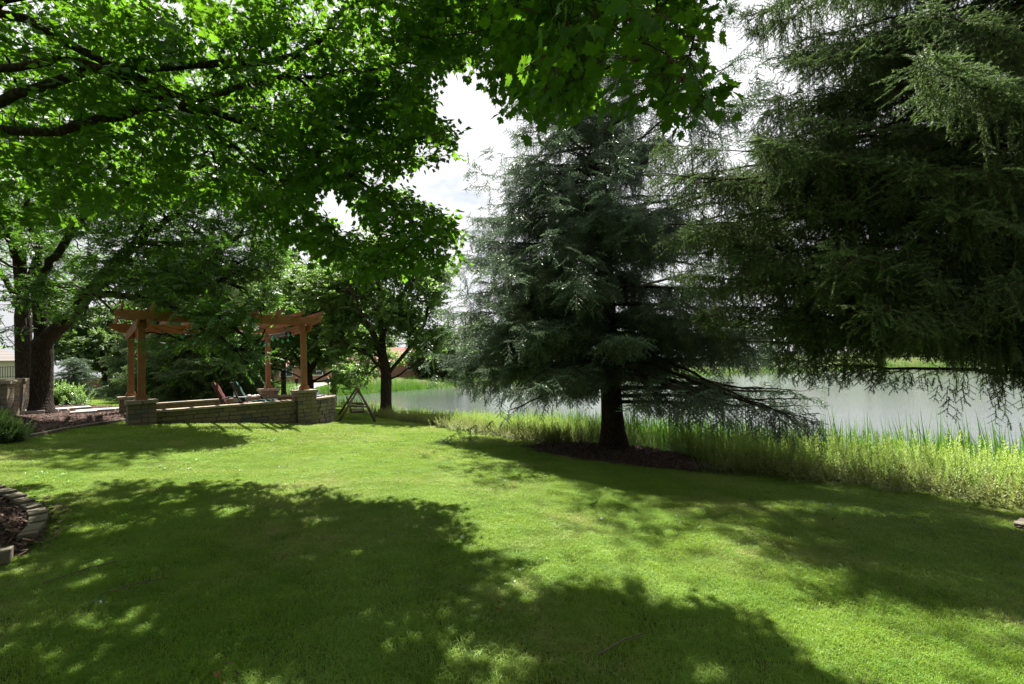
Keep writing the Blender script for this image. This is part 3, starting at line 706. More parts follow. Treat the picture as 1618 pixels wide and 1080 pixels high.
log('brace', A + (ap - A) * .75, ap + (back - ap) * .3, .022); log('brace', back + (A2 - back) * .25, back + (ap - back) * .3, .022)
bc = (ap + back) / 2; dv = (back - ap) / np.linalg.norm(back - ap); sd = np.array([dv[1], -dv[0], 0])
zs = gz(bc[0], bc[1]) + .34
bn = empty('bench', bc * [1, 1, 0] + [0, 0, zs] - o0, rz=math.atan2(dv[1], dv[0])); bn.parent = sw
bn.name = 'bench'
for j in range(4): MB().box((0, -.17 + j * .11, 0), (1.15, .095, .022)).build('slat', M['greywood'], bn)
for j in range(4): MB().box((0, .24 + j * .03, .1 + j * .11), (1.15, .02, .095), M=np.array(Euler((-.27, 0, 0)).to_matrix())).build('slat', M['greywood'], bn)
for s in (-.55, .55):
    MB().bar((s, -.2, -.04), (s, .27, -.02), .035, .05).build('rail', M['greywood'], bn); MB().bar((s, .22, -.02), (s, .36, .48), .035, .045).build('rail', M['greywood'], bn)
    MB().bar((s, -.2, .22), (s, .3, .24), .05, .025).build('armrest', M['greywood'], bn); MB().bar((s, -.18, -.02), (s, -.18, .22), .03, .03).build('rail', M['greywood'], bn)
    hx = dv * s + bc; hz = ap[2] - zs
    for yy in (-.18, .28): MB().tube([(s, yy, .2), (s, .05, hz)], .006, 5).build('chain', M['black'], bn)

# ------------------------------------------------------------------ leaf patterns
def leaf_outline(kind):
    if kind == 'maple':
        h = [(0, 0), (.10, -.06), (.24, -.04), (.20, .10), (.42, .08), (.36, .22), (.56, .34), (.38, .42), (.42, .58), (.26, .54), (.2, .46), (.22, .68), (.12, .72), (0, 1.0)]
        c = (0, .34)
    elif kind == 'oval': h = [(0, 0), (.2, .2), (.27, .5), (.17, .8), (0, 1)]; c = (0, .5)
    else: h = [(0, 0), (.12, .25), (.14, .5), (0, 1)]; c = (0, .5)
    return h + [(-x, y) for x, y in h[-2:0:-1]], c
def add_leaf(V, F, R, kind, P, D, Nn, size, g, fold=.25):
    o, c = leaf_outline(kind); D = D / np.linalg.norm(D); S = np.cross(D, Nn); S /= np.linalg.norm(S) + 1e-9; Nn = np.cross(S, D); n = len(o); b = len(V)
    fo = fold * g.uniform(.2, 1.3); cu = g.uniform(-.15, .3)
    def pt(u, v): return P + size * (S * u + D * v + Nn * (fo * abs(u) - cu * v * v))
    V.append(pt(*c)); V += [pt(u, v) for u, v in o]; r = g.uniform()
    for i in range(n): F.append([b, b + 1 + i, b + 1 + (i + 1) % n]); R.append(r)
def unit(v): return v / (np.linalg.norm(v) + 1e-9)
LOCAL = {}
def spray(name, kind, nleaf, length, size, mat, seed, droop=.3, petiole=0., spread=1.0, opposite=True):
    """twig along +X carrying leaves; Z is up"""
    g = np.random.default_rng(seed); V, F, R = [], [], []; loc = []
    for i in range(nleaf):
        t = (i // 2 + .6) / (nleaf / 2 + .3) if opposite else (i + .7) / nleaf; t = min(t, 1); s = 1 if i % 2 else -1
        if i == nleaf - 1: s = 0; t = 1
        base = np.array([t * length, 0, -.12 * length * t * t]) + g.normal(0, .008, 3)
        yaw = s * g.uniform(.6, 1.25) * spread + g.normal(0, .15); pitch = -droop * g.uniform(.3, 1.7)
        D = np.array([math.cos(yaw) * math.cos(pitch), math.sin(yaw) * math.cos(pitch), math.sin(pitch)])
        P = base + D * petiole * g.uniform(.6, 1.2); Nn = unit(np.array([g.normal(0, .3), g.normal(0, .3), 1.0])); sz = size * g.uniform(.7, 1.15)
        add_leaf(V, F, R, kind, P, D, Nn, sz, g); loc.append((P, D, Nn, sz))
        if petiole > 0:
            w = np.cross(D, [0, 0, 1.]) * .0012; b = len(V); V += [base - w, base + w, P]; F.append([b, b + 1, b + 2]); R.append(.9)
    b = len(V); w = .0022
    V += [np.array([0, -w, 0]), np.array([0, w, 0]), np.array([length, 0, -.12 * length]), np.array([0, 0, -w * 1.6])]; F += [[b, b + 1, b + 2], [b, b + 3, b + 2]]; R += [1, 1]
    LOCAL[name] = loc
    me = raw_mesh(name, V, np.array(F), mat, rnd=R); return source(name, me)
def needle_twig(name, length, nn, nl, nw, mat, seed, side=0, flat=.5, sl=.1):
    """needled twig along +X; side>0 adds paired side shoots"""
    g = np.random.default_rng(seed); V, F, R, MI = [], [], [], []
    def shoot(a, b, n_):
        ax = unit(b - a); u = unit(np.cross(ax, [0.02, .1, 1])); w = np.cross(ax, u); k = len(V); wd = .0035
        V.extend([a - u * wd, a + u * wd, b]); F.append([k, k + 1, k + 2]); R.append(0); MI.append(1)
        for i in range(n_):
            t = (i + g.uniform()) / n_; an = g.uniform(0, 2 * PI); rad = math.cos(an) * u + math.sin(an) * w * (1 - flat * .6); d = unit(rad + ax * g.uniform(.5, 1.0)); p = a + (b - a) * t
            s_ = unit(np.cross(d, ax)) * nw / 2; k = len(V); l_ = nl * g.uniform(.75, 1.15); V.extend([p - s_, p + s_, p + d * l_]); F.append([k, k + 1, k + 2]); R.append(.25 + .5 * g.uniform() + .25 * t); MI.append(0)
    o = np.zeros(3); e_ = np.array([length, 0, -.06 * length]); shoot(o, e_, nn)
    for i in range(side):
        t = (i + .7) / (side + .6); s = 1 if i % 2 else -1; a = o + (e_ - o) * t; l_ = sl * (1.15 - .6 * t) * g.uniform(.8, 1.2)
        shoot(a, a + np.array([math.cos(.85) * l_, s * math.sin(.85) * l_, -l_ * g.uniform(0, .35)]), int(nn * .45))
    me = raw_mesh(name, V, np.array(F), mat, rnd=R); me.materials.append(M['twig']); me.polygons.foreach_set('material_index', np.array(MI, np.int32)); return source(name, me)

# ------------------------------------------------------------------ broadleaf trees
def grow(limbs, targets, step=.25, seed=0, back=.35):
    """limbs: polylines (first is the trunk). targets: points the twigs reach for. Returns positions, parents"""
    g = np.random.default_rng(seed); mx_ = 4000 + len(targets) * 14; P = np.zeros((mx_, 3)); par = np.full(mx_, -1, int); T = np.zeros((mx_, 3)); dep = np.zeros(mx_); n = 0
    for li, l in enumerate(limbs):
        l = [np.array(q, float) for q in l]
        if li: 
            j = int(np.argmin(np.linalg.norm(P[:n] - l[0], axis=1))); pr = j; l[0] = P[j]
        else: pr = -1
        l = [np.array(q) for q in curve(l, 10)] if len(l) > 2 else l
        L_ = np.array(l); seg = np.linalg.norm(np.diff(L_, axis=0), axis=1); cum = np.r_[0, np.cumsum(seg)]; ss_ = np.arange(0 if li == 0 else step, cum[-1] + step * .5, step)
        Q = np.stack([np.interp(ss_, cum, L_[:, k]) for k in range(3)], -1)
        if li: Q = Q + g.normal(0, .02, Q.shape)
        for q in Q:
            P[n] = q; par[n] = pr; T[n] = unit(q - P[pr]) if pr >= 0 else (0, 0, 1); dep[n] = (dep[pr] if pr >= 0 else 0) + 1; pr = n; n += 1
    nl = n; k0 = max(3, int(1.6 / step))
    targets = np.array(targets); d0 = np.array([np.linalg.norm(P[k0:nl] - t, axis=1).min() for t in targets]); 
    for t in targets[np.argsort(d0 + g.uniform(0, .5, len(d0)))]:
        D = t - P[k0:n]; dist = np.linalg.norm(D, axis=1); cosb = (D * T[k0:n]).sum(1) / (dist + 1e-6)
        c = dist * (1 + back * (1 - cosb)); j = int(np.argmin(c)) + k0; d = dist[j - k0]
        if d < step * .6: continue
        m_ = max(2, int(d / step)); a = P[j]; b = t; mid = a + T[j] * d * .35 + (b - a) * .15 + g.normal(0, .05 * d, 3)
        tt = (np.arange(m_) + 1) / m_; Q = ((1 - tt) ** 2)[:, None] * a + (2 * tt * (1 - tt))[:, None] * mid + (tt ** 2)[:, None] * b; pr = j
        if n + m_ >= mx_: break
        for q in Q:
            q = q + g.normal(0, .012, 3); P[n] = q; par[n] = pr; T[n] = unit(q - P[pr]); dep[n] = dep[pr] + 1; pr = n; n += 1
    return P[:n], par[:n], T[:n]
def chains_of(P, par, rbase, rtip=.004, p=.46, flare=1.5, flare_h=.5):
    n = len(P); w = np.zeros(n); ch = [[] for _ in range(n)]
    for i in range(n - 1, -1, -1):
        if not ch[i]: w[i] = 1
        if par[i] >= 0: w[par[i]] += w[i] + .02; ch[par[i]].append(i)
    r = rtip + (rbase - rtip) * ((w - 1) / max(w.max() - 1, 1)) ** p
    hz = P[:, 2] - P[0, 2]; r0 = r.copy(); r = r * np.where((hz < flare_h) & (r > rbase * .6), 1 + (flare - 1) * (1 - hz / flare_h).clip(0, 1) ** 2, 1)
    out_ = []; st = [(0, [])]
    while st:
        i, pre = st.pop(); c = list(pre)
        while True:
            c.append(i)
            if not ch[i]: break
            k = sorted(ch[i], key=lambda q: -w[q])
            for q in k[1:]: st.append((q, [i]))
            i = k[0]
        if len(c) > 1:
            rr = r[c].copy()
            if len(pre): rr[0] = min(rr[0], rr[1] * 1.25)
            out_.append((P[c], rr))
    return out_, r0, w
def broadleaf(name, label, cat, limbs, targets, rbase, sources, nsp, ssc, bark, step=.25, seed=0, thin=.022, jit=.12, group=None, keep=None, rtip=.004, up=.25, p=.46, extra=None, flare=1.5):
    g = np.random.default_rng(seed + 50); base = np.array(limbs[0][0], float)
    root = empty(name, base, label=label, cat=cat, group=group)
    P, par, T = grow(limbs, targets, step, seed); C, r, w = chains_of(P, par, rbase, rtip, p, flare)
    C = [(a - base, b) for a, b in C]
    wood_object('trunk', C[:1], bark, root); wood_object('branches', C[1:], bark, root)
    idx = np.where((r < thin) & (par >= 0))[0]; pr = 1 / (1 + w[idx] * .15); pk = g.choice(idx, nsp, p=pr / pr.sum())
    Q = P[pk] + g.normal(0, jit, (nsp, 3)); D = T[pk] * .9 + g.normal(0, .55, (nsp, 3)); D[:, 2] = D[:, 2] * .5 + g.normal(0, up, nsp)
    if keep is not None: k = keep(Q); Q, D = Q[k], D[k]
    roll = g.normal(0, .45, len(Q)); R_ = frame_x(D, roll); S = ssc * g.uniform(.62, 1.28, len(Q)); var = g.integers(0, len(sources), len(Q))
    if extra is not None: Q, R_, S, var = extra(root, base, Q, R_, S, var)
    scatter('crown', Q - base, mats_to_euler(R_), S, sources, root, var)['kind'] = 'stuff'
    return root
def blob_targets(blobs, seed, shell=.35):
    """blobs: (center xyz, radii xyz, n): irregular clumps"""
    g = np.random.default_rng(seed); o = []
    for c, r, n in blobs:
        m_ = max(3, n // 14); cc = g.normal(0, 1, (m_, 3)); cc /= np.linalg.norm(cc, axis=1, keepdims=True); cc *= g.uniform(.35, .9, (m_, 1)); k = g.integers(0, m_, n)
        q = cc[k] + g.normal(0, .2, (n, 3)); o.append(np.array(c) + q * np.array(r))
    return np.concatenate(o)
def C3(px, py, Yd): return at(px, py, Yd)

maple_src = [spray('maple_spray_%d' % s, 'maple', 7, .26, .105, M['maple'], s, droop=.45, petiole=.05) for s in range(4)]
MLOC = [LOCAL['maple_spray_%d' % s] for s in range(4)]
ash_src = [spray('ash_spray_%d' % s, 'lance', 26, .34, .085, M['ash'], s, droop=.35, spread=.9) for s in range(3)]
oak_src = [spray('shade_spray_%d' % s, 'oval', 20, .36, .095, M['oakish'], s, droop=.35) for s in range(3)]
far_leaf_src = [spray('far_spray_%d' % s, 'oval', 16, .7, .24, M['fargreen'], s, droop=.4) for s in range(3)]
lime_src = [spray('lime_spray_%d' % s, 'maple', 8, .24, .085, M['lime'], s, droop=.4) for s in range(2)]

# --- the overhanging maple: its trunk stands in the near mulch bed
SHADOW = [(-3000, 775), (0, 772), (120, 762), (290, 752), (330, 765), (500, 772), (560, 795), (700, 802), (730, 825), (840, 826), (862, 842), (770, 862), (790, 880), (900, 915), (905, 945), (1030, 932), (1080, 955), (1150, 975), (1235, 1020), (1310, 1080), (1500, 1400), (2200, 4000), (-4000, 4000)]
print("POS", FIR.round(1), MID.round(1), ASH.round(1), ground(489,634).round(1), ground(281,636).round(1), ground(34,644).round(1), gz(*LN), gz(*RN))
MAPLE_MASK = [(-900, -3000), (1120, -3000), (1122, 60), (1118, 120), (1105, 175), (1060, 190), (1005, 140), (960, 128), (890, 160), (820, 160), (790, 150), (745, 95), (705, 95), (672, 130), (690, 190), (722, 222), (715, 245), (670, 255), (630, 262), (640, 300), (715, 345), (738, 390), (710, 415), (640, 425), (560, 432), (520, 400), (470, 385), (420, 345), (360, 320), (300, 300), (220, 330), (120, 345), (0, 350), (-900, 360)]
HOLES = [[(548, 275), (600, 268), (660, 285), (655, 298), (590, 292)], [(500, 285), (560, 300), (590, 360), (560, 380), (510, 340), (480, 310)], [(560, 0), (585, 0), (590, 70), (575, 80)], [(285, 95), (330, 110), (345, 135), (290, 130)], [(640, 230), (700, 215), (712, 240), (650, 250)]]
SB = (sun_dir[0] / sun_dir[2], sun_dir[1] / sun_dir[2])
def shadow_ok(Q, soft=0):
    G_ = np.c_[Q[:, 0] - SB[0] * Q[:, 2], Q[:, 1] - SB[1] * Q[:, 2]]; h = height(G_[:, 0], G_[:, 1]); f = (Q[:, 2] - h) / np.maximum(Q[:, 2], .1)
    G_ = np.c_[Q[:, 0] - SB[0] * (Q[:, 2] - h), Q[:, 1] - SB[1] * (Q[:, 2] - h), h]
    x, y, d = pix(G_); return (d < .5) | (G_[:, 1] < 1.2) | inpoly(x, y, SHADOW)
def maple_ok(Q):
    x, y, d = pix(Q); infr = (d > .3) & (x > -300) & (x < 1750) & (y > -300) & (y < 1100); ok = ~infr | inpoly(x, y, MAPLE_MASK)
    for h in HOLES: ok &= ~(infr & inpoly(x, y, h))
    ok &= (np.linalg.norm(Q - np.array([0, 0, EYE]), axis=1) > 2.3) & (Q[:, 2] > 2.35)
    ok &= ~infr | (x > 800) | (d > 4.9)
    gx, gy = Q[:, 0] - SB[0] * Q[:, 2], Q[:, 1] - SB[1] * Q[:, 2]; f = np.sin(gx * 3.1 + 1.6 * np.sin(gy * 2.3)) * np.sin(gy * 3.7 + 1.4 * np.sin(gx * 1.9 + 2))
    ok &= f < .66        # chinks in the canopy that let flecks of sun through
    return ok & shadow_ok(Q)
g = np.random.default_rng(3)
Qa = np.c_[g.uniform(-9.5, 3.0, 30000), g.uniform(-3.5, 9.2, 30000), g.uniform(2.7, 9.5, 30000)]
# crown body: broad dome round the trunk with long boughs towards the lawn
cen = np.array([-3.6, 3.2, 4.6]); q = (Qa - cen) / np.array([6.6, 6.4, 4.6]); Qa = Qa[(q ** 2).sum(1) < 1]
Qa = Qa[maple_ok(Qa)]
x_, y_, d_ = pix(Qa); vis = (d_ > .3) & (x_ > -60) & (x_ < 1680) & (y_ > -40) & (y_ < 1100)
tv, to = Qa[vis], Qa[~vis]; print('maple targets', len(tv), len(to))
tv = tv[g.permutation(len(tv))[:1700]]; to = to[g.permutation(len(to))[:1300]]
# the low bough whose leaves hang close to the camera
qn = np.stack([at(px, py, Yd) for px, py, Yd in zip(g.uniform(800, 1135, 1100), g.uniform(-60, 195, 1100), g.uniform(3.0, 4.5, 1100))]); qn = qn[maple_ok(qn)][:185]
qe = np.stack([at(px, py, Yd) for px, py, Yd in zip(g.uniform(470, 765, 1500), g.uniform(130, 430, 1500), g.uniform(6.0, 8.6, 1500))]); qe = qe[maple_ok(qe)][:420]
qo = np.c_[g.uniform(-1.2, 2.6, 2500), g.uniform(.8, 5.6, 2500), g.uniform(4.2, 7.6, 2500)]; qo = qo[maple_ok(qo)][:450]
qp = np.c_[g.uniform(-1.6, 1.4, 4000), g.uniform(6.0, 9.4, 4000), g.uniform(6.0, 9.2, 4000)]; qp = qp[maple_ok(qp)][:380]; print('qp', len(qp))
mt = np.concatenate([tv, to, qn, qe, qo, qp])
tb_ = MAPLE
mlimbs = [[tb_, tb_ + [.1, 0, 1.2], tb_ + [.25, .1, 2.4], tb_ + [.3, .1, 4.0], tb_ + [.5, .2, 6.2], tb_ + [.7, .1, 8.0]],
          [tb_ + [.25, .1, 2.6], at(-150, 0, 4.6), at(0, 18, 4.9), at(120, 72, 5.2), at(280, 150, 5.8), at(470, 232, 6.6), at(620, 320, 7.3), at(700, 395, 7.9)],
          [tb_ + [.2, .1, 2.2], at(-160, 215, 4.7), at(0, 205, 4.9), at(110, 202, 5.1), at(200, 182, 5.3), at(290, 163, 5.6), at(400, 132, 6.0), at(560, 110, 6.6), at(650, 100, 7.0)],
          [tb_ + [.2, .1, 2.4], at(-150, 110, 4.6), at(0, 108, 4.8), at(90, 97, 5.0), at(150, 104, 5.3), at(330, 200, 6.2), at(480, 330, 7.2), at(560, 400, 7.8)],
          [tb_ + [.3, .1, 3.2], [-5.2, 3.6, 5.4], [-3.2, 3.2, 5.8], [-1.2, 3.0, 5.4], at(900, -90, 3.4), at(1000, 10, 3.45), at(1090, 110, 3.5)],
          [tb_ + [.3, .1, 3.6], [-4.6, 5.2, 6.6], [-2.0, 7.0, 7.7], [.2, 8.0, 8.1]],
          [[-2.8, 3.2, 5.8], [-1.0, 2.9, 6.5], [.4, 3.0, 6.6], [1.3, 3.4, 6.2]],
          [tb_ + [.3, .1, 3.0], [-5.0, 5.2, 5.2], [-3.0, 6.4, 6.2], at(560, 5, 6.5), at(680, 30, 6.8), at(760, 90, 7.2)],
          [tb_ + [.3, .1, 3.4], [-5.2, 2.6, 5.6], [-2.8, 1.2, 6.2], [-.6, -.4, 6.0], [.8, -1.2, 5.4]],
          [tb_ + [.3, .1, 3.0], [-6.0, 2.4, 4.6], [-4.5, .4, 5.4], [-3.4, -1.8, 5.6]],
          [tb_ + [.4, .1, 4.4], [-6.8, 6.0, 6.2], [-7.2, 7.5, 6.6]], [tb_ + [.3, .1, 3.6], [-5.0, 4.0, 7.0], [-3.2, 3.6, 8.3]]]
def pull_leaves(root, base, Q, R_, S, var):
    """the sprays that hang nearest in view become single leaves of their own"""
    x, y, d = pix(Q); v = (d > .5) & (x > 0) & (x < 1618) & (y > 5) & (y < 1080); o = np.argsort(np.where(v, d, 99))[:43]
    oval, c = leaf_outline('maple'); mes = []
    gl = np.random.default_rng(5)
    for k in range(4):
        V, F, Rr = [], [], []; add_leaf(V, F, Rr, 'maple', np.zeros(3), np.array([1., 0, 0]), np.array([0, 0, 1.]), 1.0, gl); mes.append(raw_mesh('leaf', V, np.array(F), M['maple'], rnd=Rr))
    tw = []
    for i in o:
        for (P_, D_, N_, sz) in MLOC[var[i]]:
            p = Q[i] + R_[i] @ (P_ * S[i]); D2 = unit(R_[i] @ D_); N2 = unit(R_[i] @ N_); S2 = np.cross(D2, N2); S2 = unit(S2); N3 = np.cross(S2, D2)
            mm = Matrix([[D2[k], -S2[k], N3[k], 0] for k in range(3)] + [[0, 0, 0, 1]])
            ob = bpy.data.objects.new('leaf', mes[random.randrange(4)]); COL.objects.link(ob); ob.parent = root; ob.location = Vector(p - base); ob.rotation_euler = mm.to_euler(); s_ = float(sz * S[i]); ob.scale = (s_, s_, s_)
            tw.append((np.array([Q[i] - base, (Q[i] + p) / 2 - base + [0, 0, .01], p - base]), np.array([.0022, .0016, .001])))
    wood_object('leaf_stalks', tw, M['twig'], root)['kind'] = 'stuff'
    k = np.ones(len(Q), bool); k[o] = False
    return Q[k], R_[k], S[k], var[k]
broadleaf('maple_tree', 'overhanging maple whose leafy boughs fill the top of the view, trunk out of frame', 'tree', mlimbs, mt, .21, maple_src, 17500, .86, M['bark2'], step=.2, seed=1, thin=.012, jit=.09, keep=maple_ok, rtip=.003, p=.64, extra=pull_leaves)

# --- big shade tree beyond the mulch bed, with its twin trunk behind
a0 = ASH; g = np.random.default_rng(11)
def L3(*q): return [at(*t) for t in q]
alimbs = [[a0] + L3((66, 600, 14.5), (66, 540, 14.5), (62, 470, 14.4), (60, 380, 14.2), (70, 270, 13.8), (90, 150, 13.4)),
          L3((80, 545, 14.5), (120, 490, 14.0), (165, 435, 13.5), (215, 385, 13.0), (290, 330, 12.6), (350, 280, 12.3)),
          L3((112, 500, 14.1), (135, 467, 13.6), (185, 466, 12.9), (240, 475, 12.2), (300, 497, 11.6), (350, 535, 11.2), (395, 575, 10.9)),
          L3((165, 435, 13.5), (230, 430, 12.8), (300, 430, 12.2), (370, 450, 11.6), (415, 490, 11.2)),
          L3((62, 480, 14.4), (30, 420, 13.6), (10, 370, 13), (-30, 300, 12.6)), L3((62, 440, 14.3), (110, 370, 13.4), (170, 300, 12.8), (220, 220, 12.6)),
          L3((60, 400, 14.3), (40, 300, 13.2), (60, 200, 12.6)), L3((215, 385, 13), (290, 385, 12.4), (370, 380, 12)), L3((215, 385, 13), (250, 300, 13.2), (300, 220, 13.4))]
bl = [(C3(200, 330, 12.8), (2.4, 1.8, 1.6), 330), (C3(60, 300, 13), (2.6, 2.0, 1.8), 240), (C3(330, 330, 12.3), (1.9, 1.6, 1.5), 260), (C3(120, 160, 13), (3, 2.2, 2), 200), (C3(300, 180, 13), (2.4, 2, 2), 180),
      (C3(330, 440, 11.8), (1.7, 1.2, .7), 190), (C3(210, 430, 12.6), (1.5, 1.2, .8), 150), (C3(390, 400, 11.8), (.9, 1.0, .9), 130), (C3(385, 545, 11.0), (.75, .7, .6), 75), (C3(350, 500, 11.0), (1.1, .7, .4), 60), (C3(410, 510, 10.9), (.4, .5, .6), 35), (C3(300, 520, 11.4), (1.0, .7, .5), 90),
      (C3(40, 400, 14), (1.6, 1.2, .8), 70), (C3(150, 500, 13), (1.2, .8, .35), 50), (C3(240, 490, 12.2), (1.0, .7, .35), 60), (C3(-120, 350, 13), (2.5, 2, 2), 120), (C3(430, 470, 11.3), (.35, .4, .5), 30), (C3(60, 455, 13.5), (2.2, 1.2, .5), 110), (C3(10, 520, 13.2), (1.0, .6, .3), 20)]
at_t = blob_targets(bl, 21)
AKEEP_OUT = [[(168, 488), (310, 492), (310, 532), (168, 540)], [(402, 488), (520, 488), (520, 545), (402, 560)], [(95, 500), (170, 505), (170, 488), (215, 492), (215, 640), (95, 640)], [(225, 545), (345, 550), (350, 640), (225, 640)], [(0, 470), (22, 470), (22, 600), (0, 600)], [(432, 490), (520, 490), (520, 620), (432, 620)], [(340, 600), (432, 600), (432, 660), (340, 660)],
             [(455, 300), (1000, 300), (1000, 640), (455, 640)], [(0, 365), (14, 372), (20, 410), (0, 420)]]
def ash_keep(Q):
    x, y, d = pix(Q); ok = (y < 605)
    for h in AKEEP_OUT: ok &= ~inpoly(x, y, h)
    return ok
broadleaf('shade_tree', 'big dark-trunked shade tree on the mulch bed, low boughs reaching over the pergola', 'tree', alimbs, at_t, .27, ash_src, 11500, 1.0, M['bark'], step=.25, seed=2, thin=.016, jit=.16, keep=ash_keep, rtip=.004, p=.5, flare=1.35)
b0 = ground(39, 644)
tl = [[b0] + L3((38, 590, b0[1]), (37, 530, b0[1]), (35, 470, b0[1]), (30, 380, b0[1]), (40, 300, b0[1] - 1)), L3((37, 560, b0[1]), (12, 530, b0[1] - .3), (0, 500, b0[1] - .5), (-30, 450, b0[1] - 1)),
      L3((36, 500, b0[1]), (46, 440, b0[1]), (70, 380, b0[1])), L3((36, 490, b0[1]), (8, 440, b0[1]), (-10, 380, b0[1] - 1))]
tt_ = blob_targets([(C3(10, 350, b0[1]), (3, 1.6, 1.5), 160), (C3(90, 330, b0[1]), (2.5, 1.5, 1.3), 140), (C3(-60, 430, b0[1]), (2, 1.5, 1), 60), (C3(110, 430, b0[1]), (1.6, 1.2, .8), 60)], 5)
broadleaf('shade_tree', 'second dark trunk forking low, close behind the big shade tree', 'tree', tl, tt_, .25, ash_src, 2600, 1.1, M['bark'], step=.3, seed=3, thin=.02, jit=.18, keep=ash_keep, p=.5)

# --- tree by the swing
m0 = MID; D0 = m0[1]
ml = [[m0] + L3((610, 620, D0), (610, 590, D0), (606, 560, D0), (603, 520, D0), (598, 450, D0), (590, 400, D0)),
      L3((613, 606, D0), (633, 590, D0 - .2), (660, 572, D0 - .4), (690, 545, D0 - .6)), L3((612, 595, D0), (625, 575, D0), (645, 552, D0), (668, 515, D0), (680, 470, D0)),
      L3((608, 598, D0), (597, 575, D0 - .3), (575, 556, D0 - .8), (540, 545, D0 - 1.2), (505, 548, D0 - 1.4)), L3((606, 570, D0), (590, 530, D0 + .3), (560, 490, D0 + .4), (530, 450, D0 + .4)),
      L3((604, 530, D0), (630, 480, D0), (650, 430, D0)), L3((606, 565, D0), (585, 520, D0 - 1), (560, 470, D0 - 1.4), (545, 430, D0 - 1.4))]
mbl = [(C3(600, 420, D0), (1.9, 1.6, .9), 160), (C3(545, 470, D0), (1.9, 1.7, 1.0), 170), (C3(640, 480, D0), (1.7, 1.6, 1.0), 170), (C3(600, 500, D0 - .8), (1.5, 1.2, .8), 110), (C3(670, 540, D0), (1.1, 1.1, .7), 70), (C3(540, 545, D0), (1.5, 1.4, .7), 120),
       (C3(480, 500, D0 + .5), (1.2, 1.2, .9), 70), (C3(600, 560, D0 + 1.2), (1.2, .8, .45), 60), (C3(560, 590, D0 + 1.5), (1.1, .8, .4), 50), (C3(590, 395, D0), (1.4, 1.2, .6), 90), (C3(490, 440, D0 + .5), (1.9, 1.5, 1.2), 150), (C3(520, 510, D0), (1.8, 1.4, 1.0), 120), (C3(665, 430, D0 + .5), (1.3, 1.3, 1.0), 100)]
SKYGAP = [[(0, 0), (1, 0), (0, 1)]]
broadleaf('shade_tree', 'round-headed green tree by the timber swing with a thick forked trunk', 'tree', ml, blob_targets(mbl, 31), .235, oak_src, 9500, 1.0, M['bark2'], step=.28, seed=4, thin=.016, jit=.16, p=.5,
          keep=lambda Q: (pix(Q)[1] < 625) & ~inpoly(pix(Q)[0], pix(Q)[1], [(622, 572), (690, 590), (720, 640), (640, 640), (622, 625)]) & ~inpoly(pix(Q)[0], pix(Q)[1], [(440, 480), (520, 480), (520, 660), (440, 660)]))
# --- low-forking tree behind the sunlit pergola post
q0 = at(489, 634, 24.5); q0[2] = gz(q0[0], q0[1]); D1 = q0[1]
ql = [[q0] + L3((488, 612, D1), (486, 590, D1), (482, 560, D1), (478, 520, D1), (476, 470, D1)), L3((484, 604, D1), (466, 592, D1), (440, 583, D1), (415, 580, D1)), L3((490, 606, D1), (515, 592, D1), (545, 572, D1), (575, 560, D1)),
      L3((486, 590, D1), (465, 560, D1), (445, 530, D1)), L3((488, 590, D1), (510, 550, D1), (530, 500, D1)), L3((490, 602, D1), (530, 600, D1 - 1), (560, 606, D1 - 1))]
qb = [(C3(480, 470, D1), (2.4, 2, 1.4), 150), (C3(440, 520, D1), (1.8, 1.6, 1.2), 110), (C3(530, 510, D1), (2.0, 1.6, 1.2), 130), (C3(500, 560, D1 + 1), (1.8, 1.3, .7), 70), (C3(550, 590, D1), (1.0, 1.0, .6), 50), (C3(430, 560, D1), (1.2, 1, .6), 40)]
broadleaf('shade_tree', 'low-forking green tree standing behind the sunlit pergola post', 'tree', ql, blob_targets(qb, 41), .25, oak_src, 4200, 1.25, M['bark2'], step=.35, seed=5, thin=.02, jit=.2, p=.5,
          keep=lambda Q: (pix(Q)[1] < 622) & ~inpoly(pix(Q)[0], pix(Q)[1], [(418, 582), (520, 585), (520, 600), (418, 600)]))

def simple_tree(px, py_top, Yd, width, label, srcs, bark, seed, cat='tree', name='tree', trunk=.16, nsp=1500, ssc=1.0, low=.25, ntar=170, group=None, base=None):
    """a free-standing far tree: px centre, crown top at py_top, crown width in metres"""
    b = at(px, 600, Yd) if base is None else base; b = np.array([b[0], Yd, gz(b[0], Yd)]); top = float(at(px, py_top, Yd)[2]); H_ = top - b[2]; g_ = np.random.default_rng(seed)
    lm = [[b, b + [0, 0, H_ * .3], b + [g_.normal(0, .1), 0, H_ * .6], b + [0, 0, H_ * .9]]]
    for k in range(5):
        a = k * 1.26 + g_.uniform(0, .8); s = b + np.array([0, 0, H_ * g_.uniform(.22, .5)]); e_ = s + np.array([math.cos(a) * width * .33, math.sin(a) * width * .33, H_ * g_.uniform(.2, .38)]); lm.append([s, (s + e_) / 2 + [0, 0, -.05 * H_], e_])
    bb = []
    for k in range(7):
        a = g_.uniform(0, 6.3); zf = g_.uniform(low + .12, .88); rr = width * .5 * (1 - abs(zf - .5)) * .55; bb.append((b + np.array([math.cos(a) * rr, math.sin(a) * rr, zf * H_]), (width * .27, width * .27, H_ * .16), ntar // 7))
    return broadleaf(name, label, cat, lm, blob_targets(bb, seed), trunk, srcs, nsp, ssc, bark, step=H_ / 20, seed=seed, thin=trunk * .2 + .012, jit=H_ * .02, p=.5, rtip=.008, group=group)
bg_ = 'trees behind the pergola'
simple_tree(448, 400, 31, 7, 'tall pale-topped tree rising behind the pergola beam ends', far_leaf_src, M['bark2'], 61, nsp=2600, ssc=.75, group=bg_)
simple_tree(528, 385, 36, 7, 'tall airy tree with its top just left of the swing tree crown', far_leaf_src, M['bark2'], 62, nsp=2600, ssc=.75, group=bg_)
